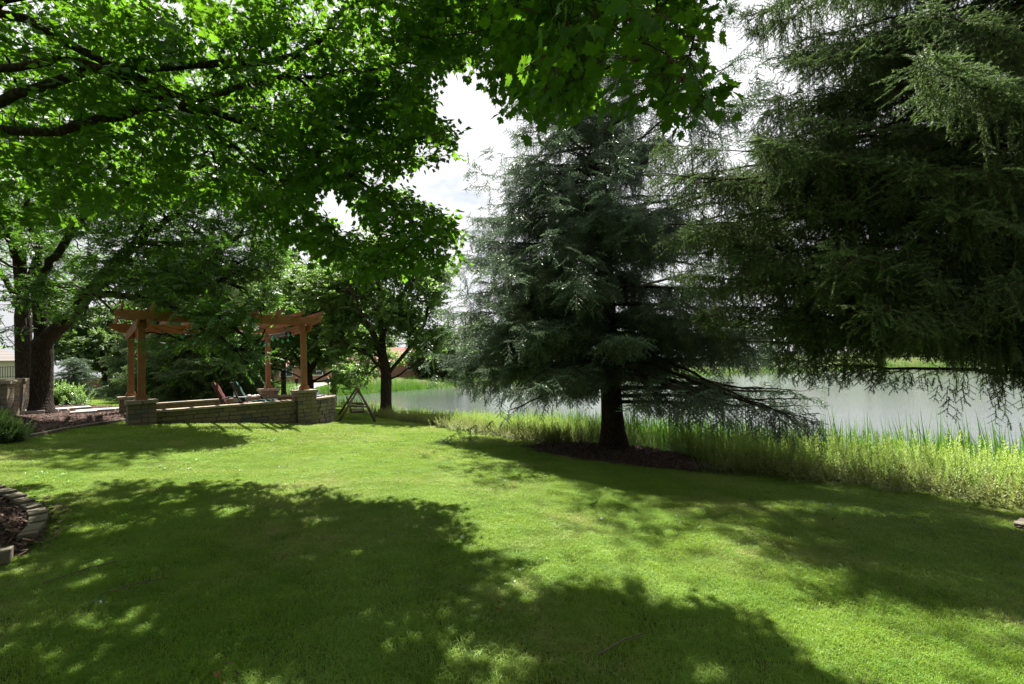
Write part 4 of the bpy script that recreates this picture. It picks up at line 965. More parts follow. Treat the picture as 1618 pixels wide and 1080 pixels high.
simple_tree(165, 470, 33, 6, 'sunlit multi-stem tree in the far garden bed', far_leaf_src, M['bark2'], 63, nsp=2600, ssc=.6, low=.2, group=bg_)
simple_tree(120, 440, 42, 8, 'wide pale green tree behind the brick wall', far_leaf_src, M['bark2'], 64, nsp=2600, ssc=.8, low=.2, group=bg_)
simple_tree(205, 420, 45, 8, 'tall green tree behind the brick wall near the left pergola posts', far_leaf_src, M['bark2'], 65, nsp=2600, ssc=.8, low=.1, group=bg_)
simple_tree(330, 380, 38, 9, 'tall tree closing the view behind the dark spruces', far_leaf_src, M['bark2'], 66, nsp=2800, ssc=.9, low=.1, group=bg_)
simple_tree(400, 430, 34, 6, 'leafy tree between the dark spruces and the pale-topped tree', far_leaf_src, M['bark2'], 67, nsp=2200, ssc=.8, low=.1, group=bg_)
# thin young maple in front of the dark spruces
s0 = ground(281, 636); sl_ = [[s0] + L3((282, 610, s0[1]), (279, 580, s0[1]), (277, 550, s0[1]), (276, 520, s0[1]))]
st_ = blob_targets([(C3(300, 590, s0[1]), (.7, .6, .35), 40), (C3(320, 577, s0[1]), (.6, .5, .3), 35), (C3(285, 562, s0[1]), (.6, .5, .4), 35), (C3(262, 580, s0[1]), (.5, .4, .5), 20), (C3(290, 530, s0[1]), (.8, .6, .4), 30)], 8)
broadleaf('young_maple', 'thin young tree with bright yellow-green leaves before the dark spruces', 'tree', sl_, st_, .045, lime_src, 300, 1.25, M['bark'], step=.15, seed=9, thin=.02, jit=.1)

# ------------------------------------------------------------------ conifers
def conifer(name, label, base, H_, Rf, zf, srcs, rbase, ds, fr_len, pend, keep, bark, seed, nb=6, dz=.34, tr=None, asc=None, azs=None, boughs=None, ssc=1.0, lean=(0, 0), lmax=.9, wkeep=None, double=1, group=None):
    """Rf(h) radius at height h; asc(h) initial slope, tr(h) droop; pend 0..1 how far side shoots hang"""
    g = np.random.default_rng(seed); base = np.array(base, float); root = empty(name, base, label=label, cat='conifer', group=group)
    zz = np.linspace(0, H_, 30); tp = np.stack([lean[0] * zz / H_, lean[1] * zz / H_, zz], -1); rr = rbase * (1 - zz / H_) ** .85 + .01; rr[0] *= 1.45; rr[1] *= 1.12
    wood_object('trunk', [(tp, rr)], bark, root)
    ch = []; Pn, Dn, Rn = [], [], []
    spec = list(boughs or []); z = zf
    while z < H_ - .25:
        for k in range(nb):
            a = g.uniform(0, 2 * PI) if azs is None else azs(g, z); zz_ = z + g.uniform(-dz, dz)
            spec.append((zz_, a, Rf(zz_) * g.uniform(.62, 1.1), asc(zz_) + g.normal(0, .05 if pend > .55 else .13), tr(zz_) * g.uniform(.6, 1.5)))
        z += dz
    for (h, a, Lb, s0_, dr) in spec:
        if Lb < .15: continue
        n = max(6, int(Lb / .18)); t = np.linspace(0, 1, n); a2 = a + g.normal(0, .12) * t
        rad = Lb * t; zc = h + Lb * (s0_ * t - dr * t ** 2 + .55 * dr * t ** 4)
        P = np.stack([np.cos(a2) * rad + lean[0] * h / H_, np.sin(a2) * rad + lean[1] * h / H_, zc], -1) + g.normal(0, .012, (n, 3))
        rb = .008 + (.0062 if pend > .55 else .0095) * Lb; ch.append((P, rb * (1 - t) ** .8 + .003))
        # side shoots
        sp = np.arange(.14 * Lb + .05, Lb, ds); m_ = len(sp)
        if m_ == 0: continue
        for s_ in (-1, 1):
            tt = np.clip((sp + g.uniform(-ds / 2, ds / 2, m_)) / Lb, 0, 1); Bp = np.stack([np.interp(tt, t, P[:, k]) for k in range(3)], -1)
            T = np.gradient(P, axis=0); T = np.stack([np.interp(tt, t, T[:, k]) for k in range(3)], -1); T /= np.linalg.norm(T, axis=1, keepdims=True)
            Sd = np.cross(T, [0, 0, 1.]) * s_; an = g.uniform(.7, 1.15, m_)
            D = np.cos(an)[:, None] * T + np.sin(an)[:, None] * Sd; D[:, 2] += g.normal(.02, .08 if pend > .55 else .28, m_); D /= np.linalg.norm(D, axis=1, keepdims=True)
            ln = np.minimum(.5 * (1 - tt) * Lb + (.32 if pend > .55 else .16), lmax) * g.uniform(.5, 1.15, m_) * np.clip(tt * 5, .35, 1)
            kk = max(2, int(lmax / fr_len)); 
            for j in range(kk):
                q = (j + .5) * fr_len; act = ln > j * fr_len
                if not act.any(): continue
                u = q / np.maximum(ln, .05); hang = pend * (q ** 1.5) * 1.3
                d2 = D + np.array([0, 0, -1.]) * (pend * (.25 + 2.2 * q))[..., None] if np.ndim(q) else D + np.array([0, 0, -1.]) * (pend * (.25 + 2.2 * q))
                d2 /= np.linalg.norm(d2, axis=1, keepdims=True)
                pos = Bp + D * (q * (1 - .35 * pend)) + np.array([0, 0, -1.]) * hang - d2 * fr_len * .4
                Pn.append(pos[act]); Dn.append(d2[act])
        if pend > .4:      # curtains of pendulous shoots straight below the bough
            for rep in range(double):
                sp2 = np.arange(.2 * Lb, Lb, ds * .8); m2 = len(sp2); tt = np.clip((sp2 + g.uniform(-.05, .05, m2)) / Lb, 0, 1); Bp = np.stack([np.interp(tt, t, P[:, k]) for k in range(3)], -1) + np.c_[g.normal(0, .09, (m2, 2)), np.zeros(m2)]
                ln = g.uniform(.1, .5, m2) * np.clip((1 - tt) * 5, .5, 1) * (1 + .8 * (g.uniform(0, 1, m2) > .85))
                for j in range(7):
                    q = j * fr_len * .8; act = ln > q
                    if not act.any(): continue
                    dd = np.c_[g.normal(0, .12, (m2, 2)), -np.ones(m2)]; Pn.append((Bp + [0, 0, -1] * np.array(q))[act] + g.normal(0, .012, (act.sum(), 3))); Dn.append(dd[act])
        if pend > .55:      # short shoots clothing the bough itself
            m4 = int(Lb * 34); tt = g.uniform(.16, 1, m4); Bp = np.stack([np.interp(tt, t, P[:, k]) for k in range(3)], -1); Tt = np.gradient(P, axis=0); Tt = np.stack([np.interp(tt, t, Tt[:, k]) for k in range(3)], -1); Tt /= np.linalg.norm(Tt, axis=1, keepdims=True)
            dd = Tt * .9 + g.normal(0, .55, (m4, 3)) + [0, 0, .1]; Pn.append(Bp + g.normal(0, .03, (m4, 3))); Dn.append(dd)
        m3 = max(2, int(Lb * .5 / fr_len)); tt = np.linspace(.5, 1.0, m3); Pn.append(np.stack([np.interp(tt, t, P[:, k]) for k in range(3)], -1)); dd = np.gradient(P, axis=0)[-1]; Dn.append(np.broadcast_to(unit(dd), (m3, 3)))
    if wkeep is not None:
        c2 = []
        for P_, r_ in ch:
            bad = np.where(~wkeep(P_ + base))[0]; bad = bad[bad > 2]; e_ = bad[0] if len(bad) else len(P_)
            if e_ > 3: c2.append((P_[:e_], r_[:e_] * np.linspace(1, 1 if e_ == len(P_) else .3, e_)))
        ch = c2
    wood_object('branches', ch, bark, root)
    Pn = np.concatenate(Pn); Dn = np.concatenate(Dn)
    if keep is not None: k = keep(Pn + base); Pn, Dn = Pn[k], Dn[k]
    R_ = frame_x(Dn + g.normal(0, .1, Dn.shape), g.normal(0, .35, len(Dn))); print(name, 'sprays', len(Pn))
    scatter('crown', Pn, mats_to_euler(R_), ssc * g.uniform(.8, 1.2, len(Pn)), srcs, root)['kind'] = 'stuff'
    return root
nor_src = [needle_twig('spruce_shoot_%d' % s, .17, 44, .024, .0075, M['norway'], s) for s in range(2)] + [needle_twig('spruce_fork_%d' % s, .19, 40, .023, .0078, M['norway'], 9 + s, side=4, sl=.11, flat=.3) for s in range(2)]
fir_src = [needle_twig('fir_spray_%d' % s, .32, 26, .03, .017, M['fir'], s, side=7, sl=.17) for s in range(3)]
dark_src = [needle_twig('dark_spray_%d' % s, .6, 30, .07, .03, M['norway'], s, side=9, sl=.34) for s in range(2)]
dfir_src = [needle_twig('blue_spray_%d' % s, .4, 26, .05, .02, M['fir'], s, side=9, sl=.22) for s in range(2)]

# big fir on the lawn edge
def shadow_in(Q, poly):
    h = height(Q[:, 0] - SB[0] * Q[:, 2], Q[:, 1] - SB[1] * Q[:, 2]); G_ = np.c_[Q[:, 0] - SB[0] * (Q[:, 2] - h), Q[:, 1] - SB[1] * (Q[:, 2] - h), h]
    x, y, d = pix(G_); return (G_[:, 1] < .8) | (x > 1660) | (x < -60) | (y > 1120) | inpoly(x, y, poly)
FIRSH = [(690, 682), (690, 702), (790, 722), (860, 745), (980, 772), (1100, 790), (1300, 796), (1618, 850), (1700, 850), (1700, 815), (1300, 762), (1150, 740), (1020, 710), (930, 700), (830, 700)]
NORSH = [(1085, 838), (1180, 812), (1290, 812), (1320, 796), (1200, 772), (1200, 752), (1700, 815), (1700, 985), (1618, 975), (1500, 968), (1400, 945), (1290, 962), (1213, 935), (1240, 900), (1195, 882), (1240, 862)]
FGAP = [[(700, 100), (815, 100), (812, 225), (770, 240), (740, 225), (700, 210)], [(640, 225), (735, 240), (745, 330), (690, 330), (640, 270)], [(1050, 190), (1075, 175), (1105, 250), (1075, 290)], [(400, 100), (720, 100), (735, 420), (690, 450), (662, 560), (664, 600), (400, 600)]]
def fir_keep(Q):
    x, y, d = pix(Q); ok = y < 712
    for h in FGAP: ok &= ~inpoly(x, y, h)
    g_ = np.random.default_rng(4); thin = g_.uniform(0, 1, len(Q)); ok &= ~((y < 330) & (x > 1000) & (x < 1130) & (thin < .55)); ok &= ~((y < 330) & (y > 180) & (thin < .2))
    ok &= ~(inpoly(x, y, [(985, 570), (1330, 575), (1350, 690), (1200, 730), (985, 720)]) & (thin < .62)); ok &= ~(inpoly(x, y, [(670, 622), (800, 628), (960, 618), (960, 720), (660, 720)]) & (thin < .85))
    wob = np.sin(Q[:, 0] * 2.3 + 1.7 * np.sin(Q[:, 2] * 2.1)) * np.sin(Q[:, 1] * 2.1 + 1.2 * np.sin(Q[:, 2] * 1.7 + 1)) * np.sin(Q[:, 2] * 3.6 + np.sin(Q[:, 0] * 2.3)); ok &= (wob > -.22) | (thin < .2)
    ok &= ~inpoly(x, y, [(945, 592), (995, 592), (1012, 720), (928, 720)])
    gx_, gy_ = Q[:, 0] - SB[0] * Q[:, 2], Q[:, 1] - SB[1] * Q[:, 2]; ok &= shadow_in(Q, FIRSH) | (g_.uniform(0, 1, len(Q)) < np.where(lake_d(gx_, gy_) < 5, np.float64(.42), .09))
    return ok
bo = [tuple(q) for q in [(1.15, -.28, 4.0, .02, .12), (1.3, -.15, 4.2, .03, .14), (1.45, .05, 4.0, .05, .15), (1.5, -.5, 3.9, .02, .12), (1.7, -.75, 3.6, .02, .14), (2.3, 3.0, 3.8, .02, .1), (2.1, 3.3, 3.9, .04, .12), (2.2, 3.6, 3.6, .04, .12), (1.9, -1.9, 2.6, .0, .2), (1.5, -1.7, 1.7, .05, .25), (1.9, 2.7, 3.9, .03, .15), (2.1, -.35, 4.2, .04, .1), (2.3, .15, 4.1, .05, .1)]]; bo += [(h_, a_, L_, .04, d_) for h_, a_, L_, d_ in [(2.4, 3.05, 4.4, .12), (2.9, 3.2, 4.5, .1), (3.3, 2.9, 4.4, .12), (3.7, 3.3, 4.3, .1), (4.2, 3.05, 4.2, .08), (2.7, 3.5, 4.2, .12), (3.5, 3.6, 4.0, .1), (4.8, 3.2, 4.0, .06), (3.1, 3.9, 3.8, .12), (4.0, 3.8, 3.8, .1), (2.6, 2.8, 4.3, .12)]]; bo = [(a_, b_, c_ * 1.12, d_, e_) for a_, b_, c_, d_, e_ in bo]
conifer('fir_tree', 'tall full fir with a dark trunk in mulch at the lawn edge before the pond', FIR, 12.3, lambda h: 5.0 * max(0, 1 - (h / 12.6) ** 2.0) ** .6, 2.0, fir_src, .27, .13, .22, .45, fir_keep, M['bark3'], 71, nb=10, dz=.36,
        asc=lambda h: min(.75, -.02 + .085 * max(0, h - 2.0)), tr=lambda h: .16 + .1 * (h < 5), boughs=bo, lmax=.85, wkeep=lambda Q: (shadow_in(Q, FIRSH) | (lake_d(Q[:, 0] - SB[0] * Q[:, 2], Q[:, 1] - SB[1] * Q[:, 2]) < 5)) & ~np.any([inpoly(*pix(Q)[:2], h) for h in FGAP], axis=0) & (pix(Q)[1] < 700) & ~inpoly(*pix(Q)[:2], [(400, 600), (690, 600), (700, 640), (900, 660), (900, 720), (400, 720)]))

# drooping spruce close on the lake side
NMASK = [(1128, -2000), (1128, -5), (1175, 20), (1215, 90), (1262, 100), (1262, 145), (1215, 150), (1200, 195), (1150, 225), (1110, 228), (1070, 215), (1030, 235), (1000, 250), (1002, 330), (1030, 400), (1075, 440), (1110, 500), (1150, 560), (1190, 600), (1255, 645), (1320, 655), (1330, 600), (1390, 600), (1450, 600), (1500, 640), (1560, 672), (1618, 668), (1700, 700), (4000, 700), (4000, -2000)]
NH = [[(1195, 90), (1255, 105), (1262, 150), (1215, 150)], [(1130, 205), (1190, 200), (1205, 262), (1150, 250)], [(1300, 470), (1330, 480), (1325, 500), (1300, 495)], [(1395, 540), (1500, 545), (1490, 580), (1400, 580)]]
def nor_keep(Q):
    x, y, d = pix(Q); infr = (d > .3) & (x > -50) & (x < 1650) & (y > -30) & (y < 1100); ok = ~infr | inpoly(x, y, NMASK)
    for h in NH: ok &= ~(infr & inpoly(x, y, h))
    wob = np.sin(Q[:, 0] * 2.9 + 1.7 * np.sin(Q[:, 2] * 2.1)) * np.sin(Q[:, 1] * 3.1 + 1.2 * np.sin(Q[:, 2] * 1.7 + 1)) * np.sin(Q[:, 2] * 3.3 + np.sin(Q[:, 0] * 2.3)); ok &= (wob > -.17) | (np.random.default_rng(8).uniform(0, 1, len(Q)) < .25)
    th_ = np.random.default_rng(6).uniform(0, 1, len(Q)); ok &= ~(infr & inpoly(x, y, [(1330, 590), (1480, 560), (1618, 600), (1618, 680), (1300, 680)]) & (th_ < .6))
    return ok & (shadow_in(Q, NORSH) | shadow_in(Q, FIRSH) | (np.random.default_rng(16).uniform(0, 1, len(Q)) < .06)) & (np.linalg.norm(Q - [0, 0, EYE], axis=1) > 2.6)
_g = np.random.default_rng(77)
def nor_az(g, z):
    return g.uniform(1.7, 4.1) if g.uniform() < .78 else g.uniform(0, 2 * PI)
def aim(px, py, Yd, h, s0_, dr):
    p = at(px, py, Yd) - NORW; h = float(p[2] - np.hypot(p[0], p[1]) * (s0_ - .45 * dr)) + .15; return (h, math.atan2(p[1], p[0]), float(np.hypot(p[0], p[1])), s0_, dr)
nb_ = [aim(1008, 250, 6.4, 3.9, .34, .12), aim(1030, 300, 6.2, 3.4, .28, .16), aim(1075, 300, 5.2, 3.2, .05, .15), aim(1090, 380, 5.8, 2.9, .04, .15), aim(1120, 330, 6.8, 3.2, .06, .14), aim(1140, 230, 6.3, 4.2, .08, .16), aim(1160, 420, 5.2, 2.5, .06, .14),
       aim(1200, 480, 6.2, 2.4, .03, .14), aim(1170, 120, 6.0, 5.2, .1, .2), aim(1150, 10, 5.8, 6.3, .12, .22), aim(1250, 560, 5.6, 2.0, .03, .12), aim(1430, 562, 4.6, 1.35, .05, .02), aim(1290, 520, 4.6, 2.0, .06, .16), aim(1200, 300, 5.6, 3.7, .06, .2), aim(1330, 200, 4.2, 4.0, .08, .2), aim(1350, 400, 3.9, 2.8, .08, .2), aim(1400, 300, 4.4, 3.4, .08, .2), aim(1500, 560, 4.4, 1.6, .05, .12)] + [aim(*q, 0, g0, .16) for q, g0 in zip([(1015, 265, 6.6), (1040, 330, 6.4), (1060, 400, 6.8), (1095, 440, 6.6), (1130, 500, 6.8), (1180, 360, 5.4), (1220, 520, 5.2), (1260, 440, 4.8), (1240, 240, 5.4), (1230, 180, 6.0), (1300, 120, 5.0), (1280, 320, 4.6), (1330, 460, 4.4), (1380, 520, 4.8), (1420, 440, 4.4), (1460, 360, 4.2), (1480, 200, 4.2), (1420, 80, 4.4), (1300, 20, 5.0), (1540, 480, 4.0), (1560, 300, 4.0), (1580, 120, 4.2), (1200, 420, 7.2), (1260, 360, 7.0), (1150, 300, 7.4), (1340, 280, 6.6), (1390, 180, 6.2), (1330, 540, 6.2), (1560, 560, 5.4), (1240, 580, 6.6)], [.32, .2, .1, .28, .15, .05, .24] * 5)] + [aim(_g.uniform(1010, 1230), _g.uniform(250, 570), _g.uniform(5.9, 6.9), 0, _g.uniform(.05, .38), _g.uniform(.12, .26)) for _ in range(22)] + [aim(_g.uniform(1145, 1290), _g.uniform(-20, 210), _g.uniform(5.4, 6.6), 0, _g.uniform(.1, .4), _g.uniform(.14, .24)) for _ in range(11)]
conifer('spruce_tree', 'near spruce with long hanging needled shoots above the water, trunk out of frame', NORW, 16.5, lambda h: 5.2 * max(0, 1 - h / 17.5) ** .9, 2.1, nor_src, .27, .075, .14, .62, nor_keep, M['bark3'], 81, nb=3, dz=.7, wkeep=lambda Q: (pix(Q)[0] > 1640) | (pix(Q)[2] < .3) | inpoly(*pix(Q)[:2], NMASK),
        asc=lambda h: .05 + .02 * h, tr=lambda h: .24, azs=nor_az, boughs=nb_, lmax=.52, double=2)
# dark spruces behind the pergola, small blue spruce in the far bed
def sconifer(px, py_top, Yd, R0, label, srcs, seed, low=.3, group=None, ds=.22, dz=.42):
    b = at(px, 620, Yd); b = np.array([b[0], Yd, gz(b[0], Yd)]); H_ = float(at(px, py_top, Yd)[2]) - b[2]
    return conifer('spruce_tree', label, b, H_, lambda h: R0 * max(0, 1 - h / H_) ** .85 + .05, low, srcs, .03 * H_ ** .9 * .8, ds, .42, .35, None, M['bark3'], seed, nb=9, dz=dz, asc=lambda h: .05, tr=lambda h: .3, lmax=1.0, group=group)
dg = 'spruces behind the pergola'
sconifer(292, 400, 24.5, 3.0, 'dark spruce seen between the pergola posts with bare lower trunk', dark_src, 91, 1.3, dg)
sconifer(328, 390, 23, 3.1, 'dark spruce behind the maroon chair with drooping skirt', dark_src, 92, 1.1, dg)
sconifer(245, 430, 29, 2.8, 'dark spruce just behind the shaded pergola posts', dark_src, 93, .5, dg)
sconifer(375, 440, 27, 2.6, 'dark spruce filling the gap behind the green chair', dark_src, 94, .4, dg)
sconifer(115, 556, 27, 1.35, 'small blue-green spruce before the brick wall', dfir_src, 95, .1, None, .2, .3)

# ------------------------------------------------------------------ shore plants
reed_src = [source('reed_pattern', blades_mesh(20, .35, 1.12, .02, 200 + s, .2, M['reed'], False)) for s in range(3)]
def weed_mesh(seed, h=.85, nl=66, lw=.023, ll=.095, stems=4, mat='weed', rad=.1, nlow=.1):
    g = np.random.default_rng(seed); V, F, R = [], [], []
    for s in range(stems):
        b = np.array([*g.normal(0, rad, 2), 0]); tp = b + np.array([*g.normal(0, .09, 2), h * g.uniform(.65, 1.1)]); r = g.uniform()
        k = len(V); V += [b + [.004, 0, 0], b - [.004, 0, 0], tp]; F.append([k, k + 1, k + 2]); R.append(.1)
        for i in range(nl):
            t = nlow + (1 - nlow) * (i + g.uniform()) / nl; p = b + (tp - b) * t; a = i * 2.4 + g.normal(0, .3); el = .2 + .9 * t * g.uniform(.6, 1.2); l_ = ll * (1.15 - .6 * t) * g.uniform(.7, 1.2)
            d = np.array([math.cos(a) * math.cos(el), math.sin(a) * math.cos(el), math.sin(el)]); w = unit(np.cross(d, [0, 0, 1.])) * lw / 2 * (1.2 - .5 * t)
            k = len(V); V += [p, p + d * l_ * .5 - w, p + d * l_, p + d * l_ * .5 + w]; F += [[k, k + 1, k + 2], [k, k + 2, k + 3]]; R += [r * .4 + .6 * t] * 2
    return raw_mesh('weed', V, np.array(F), M[mat], rnd=R)
weed_src = [source('goldenrod_pattern', weed_mesh(300 + s)) for s in range(4)]
low_src = [source('low_weed_pattern', weed_mesh(320 + s, .38, 26, .026, .075, 6, 'weedlow', .12, 0)) for s in range(3)]
def strip(x0, x1, y0, y1, st, dlo, dhi, f=None):
    x, y = grid_pts(x0, x1, y0, y1, st); d = lake_d(x, y); k = (d > dlo) & (d < dhi)
    for b in BEDS: k &= ~inpoly(x, y, b)
    x, y, d = x[k], y[k], d[k]
    if f is not None: k = f(x, y, d); x, y = x[k], y[k]
    return x, y
g = np.random.default_rng(9)
def clumpy(x, y, d): return (np.sin(x * 1.9 + 1.3 * np.sin(y * 1.1)) * np.sin(y * 2.1 + x) > -.55) | (g.uniform(0, 1, len(x)) < .25)
A_ = strip(-4, 16, 2, 22, .2, 1.9, 4.75, clumpy); B_ = strip(-22, -3, 18, 50, .42, 1.2, 4.4, clumpy)
x = np.r_[A_[0], B_[0]]; y = np.r_[A_[1], B_[1]]; S = g.uniform(.6, 1.15, len(x)) * np.interp(lake_d(x, y), [1.9, 3.5, 4.75], [1.0, 1.0, .72]) * np.interp(x, [-3, 4], [.62, .88])
tag(scatter('goldenrod', np.c_[x, y, height(x, y)], np.c_[g.normal(0, .07, (len(x), 2)), g.uniform(0, 6.3, len(x))], S, weed_src), 'pale yellow-green goldenrod standing between lawn and reeds', kind='stuff'); print('goldenrod', len(x))
x, y = strip(-6, 16, 2, 22, .2, 3.6, 5.35)
tag(scatter('undergrowth', np.c_[x, y, height(x, y)], np.c_[g.normal(0, .1, (len(x), 2)), g.uniform(0, 6.3, len(x))], g.uniform(.5, 1.1, len(x)), low_src), 'low yellowing weeds along the mown edge', kind='stuff')
A_ = strip(-5, 20, 0, 26, .27, -.9, 1.7); B_ = strip(-28, -4.5, 20, 66, .6, -.8, 3.4); C_ = strip(-26, 100, 52, 86, 1.0, -1.2, 2.0, lambda x, y, d: y > 52)
x = np.r_[A_[0], B_[0], C_[0]]; y = np.r_[A_[1], B_[1], C_[1]]; S = g.uniform(.7, 1.2, len(x)) * np.where(y > 50, 1.35, 1); S = S * np.where(y < 50, np.interp(x, [-3, 5], [.66, 1.22]), 1)
tag(scatter('reeds', np.c_[x, y, np.maximum(height(x, y), WATER - .35)], np.c_[g.normal(0, .05, (len(x), 2)), g.uniform(0, 6.3, len(x))], S, reed_src), 'tall green reeds in the shallows along the shore', kind='stuff'); print('reeds', len(x))

# ------------------------------------------------------------------ far garden bed
hosta_src = [source('hosta_pattern', weed_mesh(400 + s, .5, 22, .09, .26, 5, 'lime', .16, 0)) for s in range(2)]
bush_src = [source('bush_pattern', weed_mesh(410 + s, .7, 40, .05, .1, 7, 'oakish', .2, 0)) for s in range(2)]
gold_src = [source('gold_pattern', weed_mesh(420 + s, .5, 40, .05, .1, 7, 'weed', .2, 0)) for s in range(2)]
def shrub(px, py, w, h, label, srcs, n, seed, cat='shrub', name='garden_shrub'):
    p = ground(px, py); g_ = np.random.default_rng(seed); e = empty(name, p, label=label, cat=cat); a = g_.uniform(0, 6.3, n); r = np.sqrt(g_.uniform(0, 1, n)) * w / 2
    Q = np.c_[np.cos(a) * r, np.sin(a) * r * .7, g_.uniform(0, .35, n) * h * (1 - (2 * r / w) ** 2)]
    scatter('foliage', Q, np.c_[g_.normal(0, .35, (n, 2)), g_.uniform(0, 6.3, n)], h / .75 * g_.uniform(.7, 1.15, n), srcs, e)['kind'] = 'stuff'
    st = [(np.array([[0, 0, 0], [.06 * math.cos(b), .06 * math.sin(b), h * .3], [.15 * math.cos(b), .15 * math.sin(b), h * .7]]), np.array([.015, .01, .005])) for b in (0, 1.6, 3.1, 4.7)]
    wood_object('stem', st, M['bark'], e); return e
shrub(104, 640, .8, .85, 'small dense bush beside the thin stake light', bush_src, 26, 1)
shrub(102, 626, 1.4, 1.0, 'rounded green shrub at the bed end by the brick wall', bush_src, 30, 2)
shrub(120, 622, 1.9, .6, 'low bright yellow-green shrub at the front of the far bed', gold_src, 40, 3)
shrub(150, 621, 2.2, 1.1, 'broad-leaved light green clump under the multi-stem tree', hosta_src, 34, 4, 'plant', 'leafy_plant')
shrub(142, 626, 2.2, .6, 'pale yellow grassy clump in the middle of the far bed', gold_src, 40, 5, 'plant', 'leafy_plant')
shrub(172, 626, 1.5, .55, 'dark green low clump near the shaded pillar', bush_src, 30, 6)
shrub(192, 622, 1.6, 1.0, 'bluish bush beside the rear pergola post', bush_src, 34, 7)
shrub(262, 630, 1.3, .8, 'bright grassy tuft above the rosy seat wall', [reed_src[0], reed_src[1]], 22, 8, 'plant', 'ornamental_grass')
shrub(412, 612, 1.7, 1.1, 'light green bush right of the dark spruces', hosta_src, 30, 9)
shrub(440, 604, 2.6, .8, 'sunlit bush between the two sunlit posts', hosta_src, 40, 10)
shrub(355, 632, 1.2, .45, 'pink-flowering low plant behind the maroon chair', bush_src, 24, 11, 'plant', 'flowering_plant')
shrub(-4, 699, .34, .42, 'dark clipped bush at the edge of view by the stone piers', bush_src, 60, 12)
shrub(-12, 682, .3, .4, 'second dark bush in front of the nearest stone pier', bush_src, 40, 13)
p = ground(355, 632); pk = plain('pink_petal', (.55, .12, .25), .6)
fl = MB()
for k in range(26):
    c = np.array([random.gauss(0, .35), random.gauss(0, .25), random.uniform(.35, .6)]); 
    for a in range(5): u = np.array([math.cos(a * 1.257), math.sin(a * 1.257), .3]) * .035; v = np.array([-u[1], u[0], 0]) * .5; fl.add([c, c + u - v, c + u * 1.2, c + u + v], [(0, 1, 2, 3)])
par_ = [o for o in COL.objects if o.name.startswith('flowering_plant')][0]; fl.build('flowers', pk, par_)['kind'] = 'stuff'

# brick garden wall, fence and white house far off
def wall_between(a, b, h, th, mat, label, name='brick_wall', cap=True):
    a = np.array(a); b = np.array(b); c = (a + b) / 2; Ln = np.hypot(*(b - a)); rz = math.atan2(b[1] - a[1], b[0] - a[0]); z = min(gz(*a), gz(*b)) - .15
    e = empty(name, (*c, z), rz=rz, label=label, cat='wall'); MB().box((0, 0, (h + .15) / 2), (Ln, th, h + .15)).build('body', mat, e)
    if cap: MB().box((0, 0, h + .19), (Ln + .06, th + .08, .08)).build('coping', M['cap'], e)
    return e
w1 = at(86, 600, 34); w2 = at(212, 600, 37); w0 = at(-60, 600, 40)
wall_between(w1[:2], w2[:2], 1.25, .25, M['brick'], 'red brick garden wall behind the flower bed')
wall_between(w0[:2], at(60, 600, 38)[:2], 1.15, .25, M['brick'], 'low red brick wall with iron railing before the white house')
fa, fb = np.array(w0[:2]), np.array(at(60, 600, 38)[:2]); zc = gz(*fa) + 1.1; fe = empty('iron_railing', (*fa, zc), rz=math.atan2(*(fb - fa)[::-1]), label='thin dark iron railing on top of the low brick wall', cat='railing'); Ln = np.hypot(*(fb - fa))
for z_ in (.12, .95): MB().bar((0, 0, z_), (Ln, 0, z_), .04, .04).build('rail', M['black'], fe)
bm1 = MB().box((0, 0, .5), (.03, .03, 1.0)).mesh('baluster', M['black']); k = 0
while k * .3 < Ln and k < 60: link('baluster', bm1, fe, (k * .3 + .1, 0, 0)); k += 1
def house(px, Yd, w, d, hw, hr, rz, wallm, roofm, label, wins, base=None, eave=.35):
    c = at(px, 590, Yd); z = gz(c[0], Yd); e = empty('house', (c[0], Yd, z), rz=rz, label=label, cat='house')
    MB().box((0, 0, hw / 2 - .3), (w, d, hw + .6)).build('wall', wallm, e)
    mb = MB(); W2, D2 = w / 2 + eave, d / 2 + eave; V = [(-W2, -D2, hw), (W2, -D2, hw), (W2, D2, hw), (-W2, D2, hw), (-W2 + D2 * .8, 0, hw + hr), (W2 - D2 * .8, 0, hw + hr)]
    mb.add(V, [(0, 1, 5, 4), (2, 3, 4, 5), (1, 2, 5), (3, 0, 4), (3, 2, 1, 0)]); mb.build('roof', roofm, e)
    MB().box((0, -D2 - .03, hw - .08), (W2 * 2, .05, .2)).build('gutter', M['white'], e)
    for (wx, wz, ww, wh) in wins:
        f = MB()
        for a, s in (((-ww / 2, 0), (.09, wh)), ((ww / 2, 0), (.09, wh)), ((0, wh / 2), (ww + .09, .09)), ((0, -wh / 2), (ww + .09, .09)), ((0, 0), (.07, wh)), ((0, 0), (ww, .05))): f.box((a[0], 0, a[1]), (s[0], .08, s[1]))
        fo = f.build('window', M['white'], e, (wx, -d / 2 - .03, wz)); MB().box((0, .02, 0), (ww, .03, wh)).build('pane', M['glass'], fo)
    return e
house(-35, 52, 11, 7, 3.1, 2.2, -.65, M['siding'], M['roofgrey'], 'pale house with white windows far beyond the stone piers', [(x_, 1.9, 1.5, 1.3) for x_ in (-4.2, -2.2, 0, 2, 4)])
house(640, 84, 17, 9, 2.6, 2.6, .05, M['brick'], M['roof'], 'low house with red-brown roof on the far shore behind the swing tree', [(x_, 1.5, 1.6, 1.2) for x_ in (-6, -2, 2, 6)])
house(505, 70, 14, 8, 2.4, 2.4, .3, M['brick'], M['roof'], 'red-brown roofed house seen behind the low-forking tree', [(x_, 1.5, 1.6, 1.2) for x_ in (-4, 0, 4)])
p1, p2 = at(400, 600, 46)[:2], at(470, 600, 56)[:2]
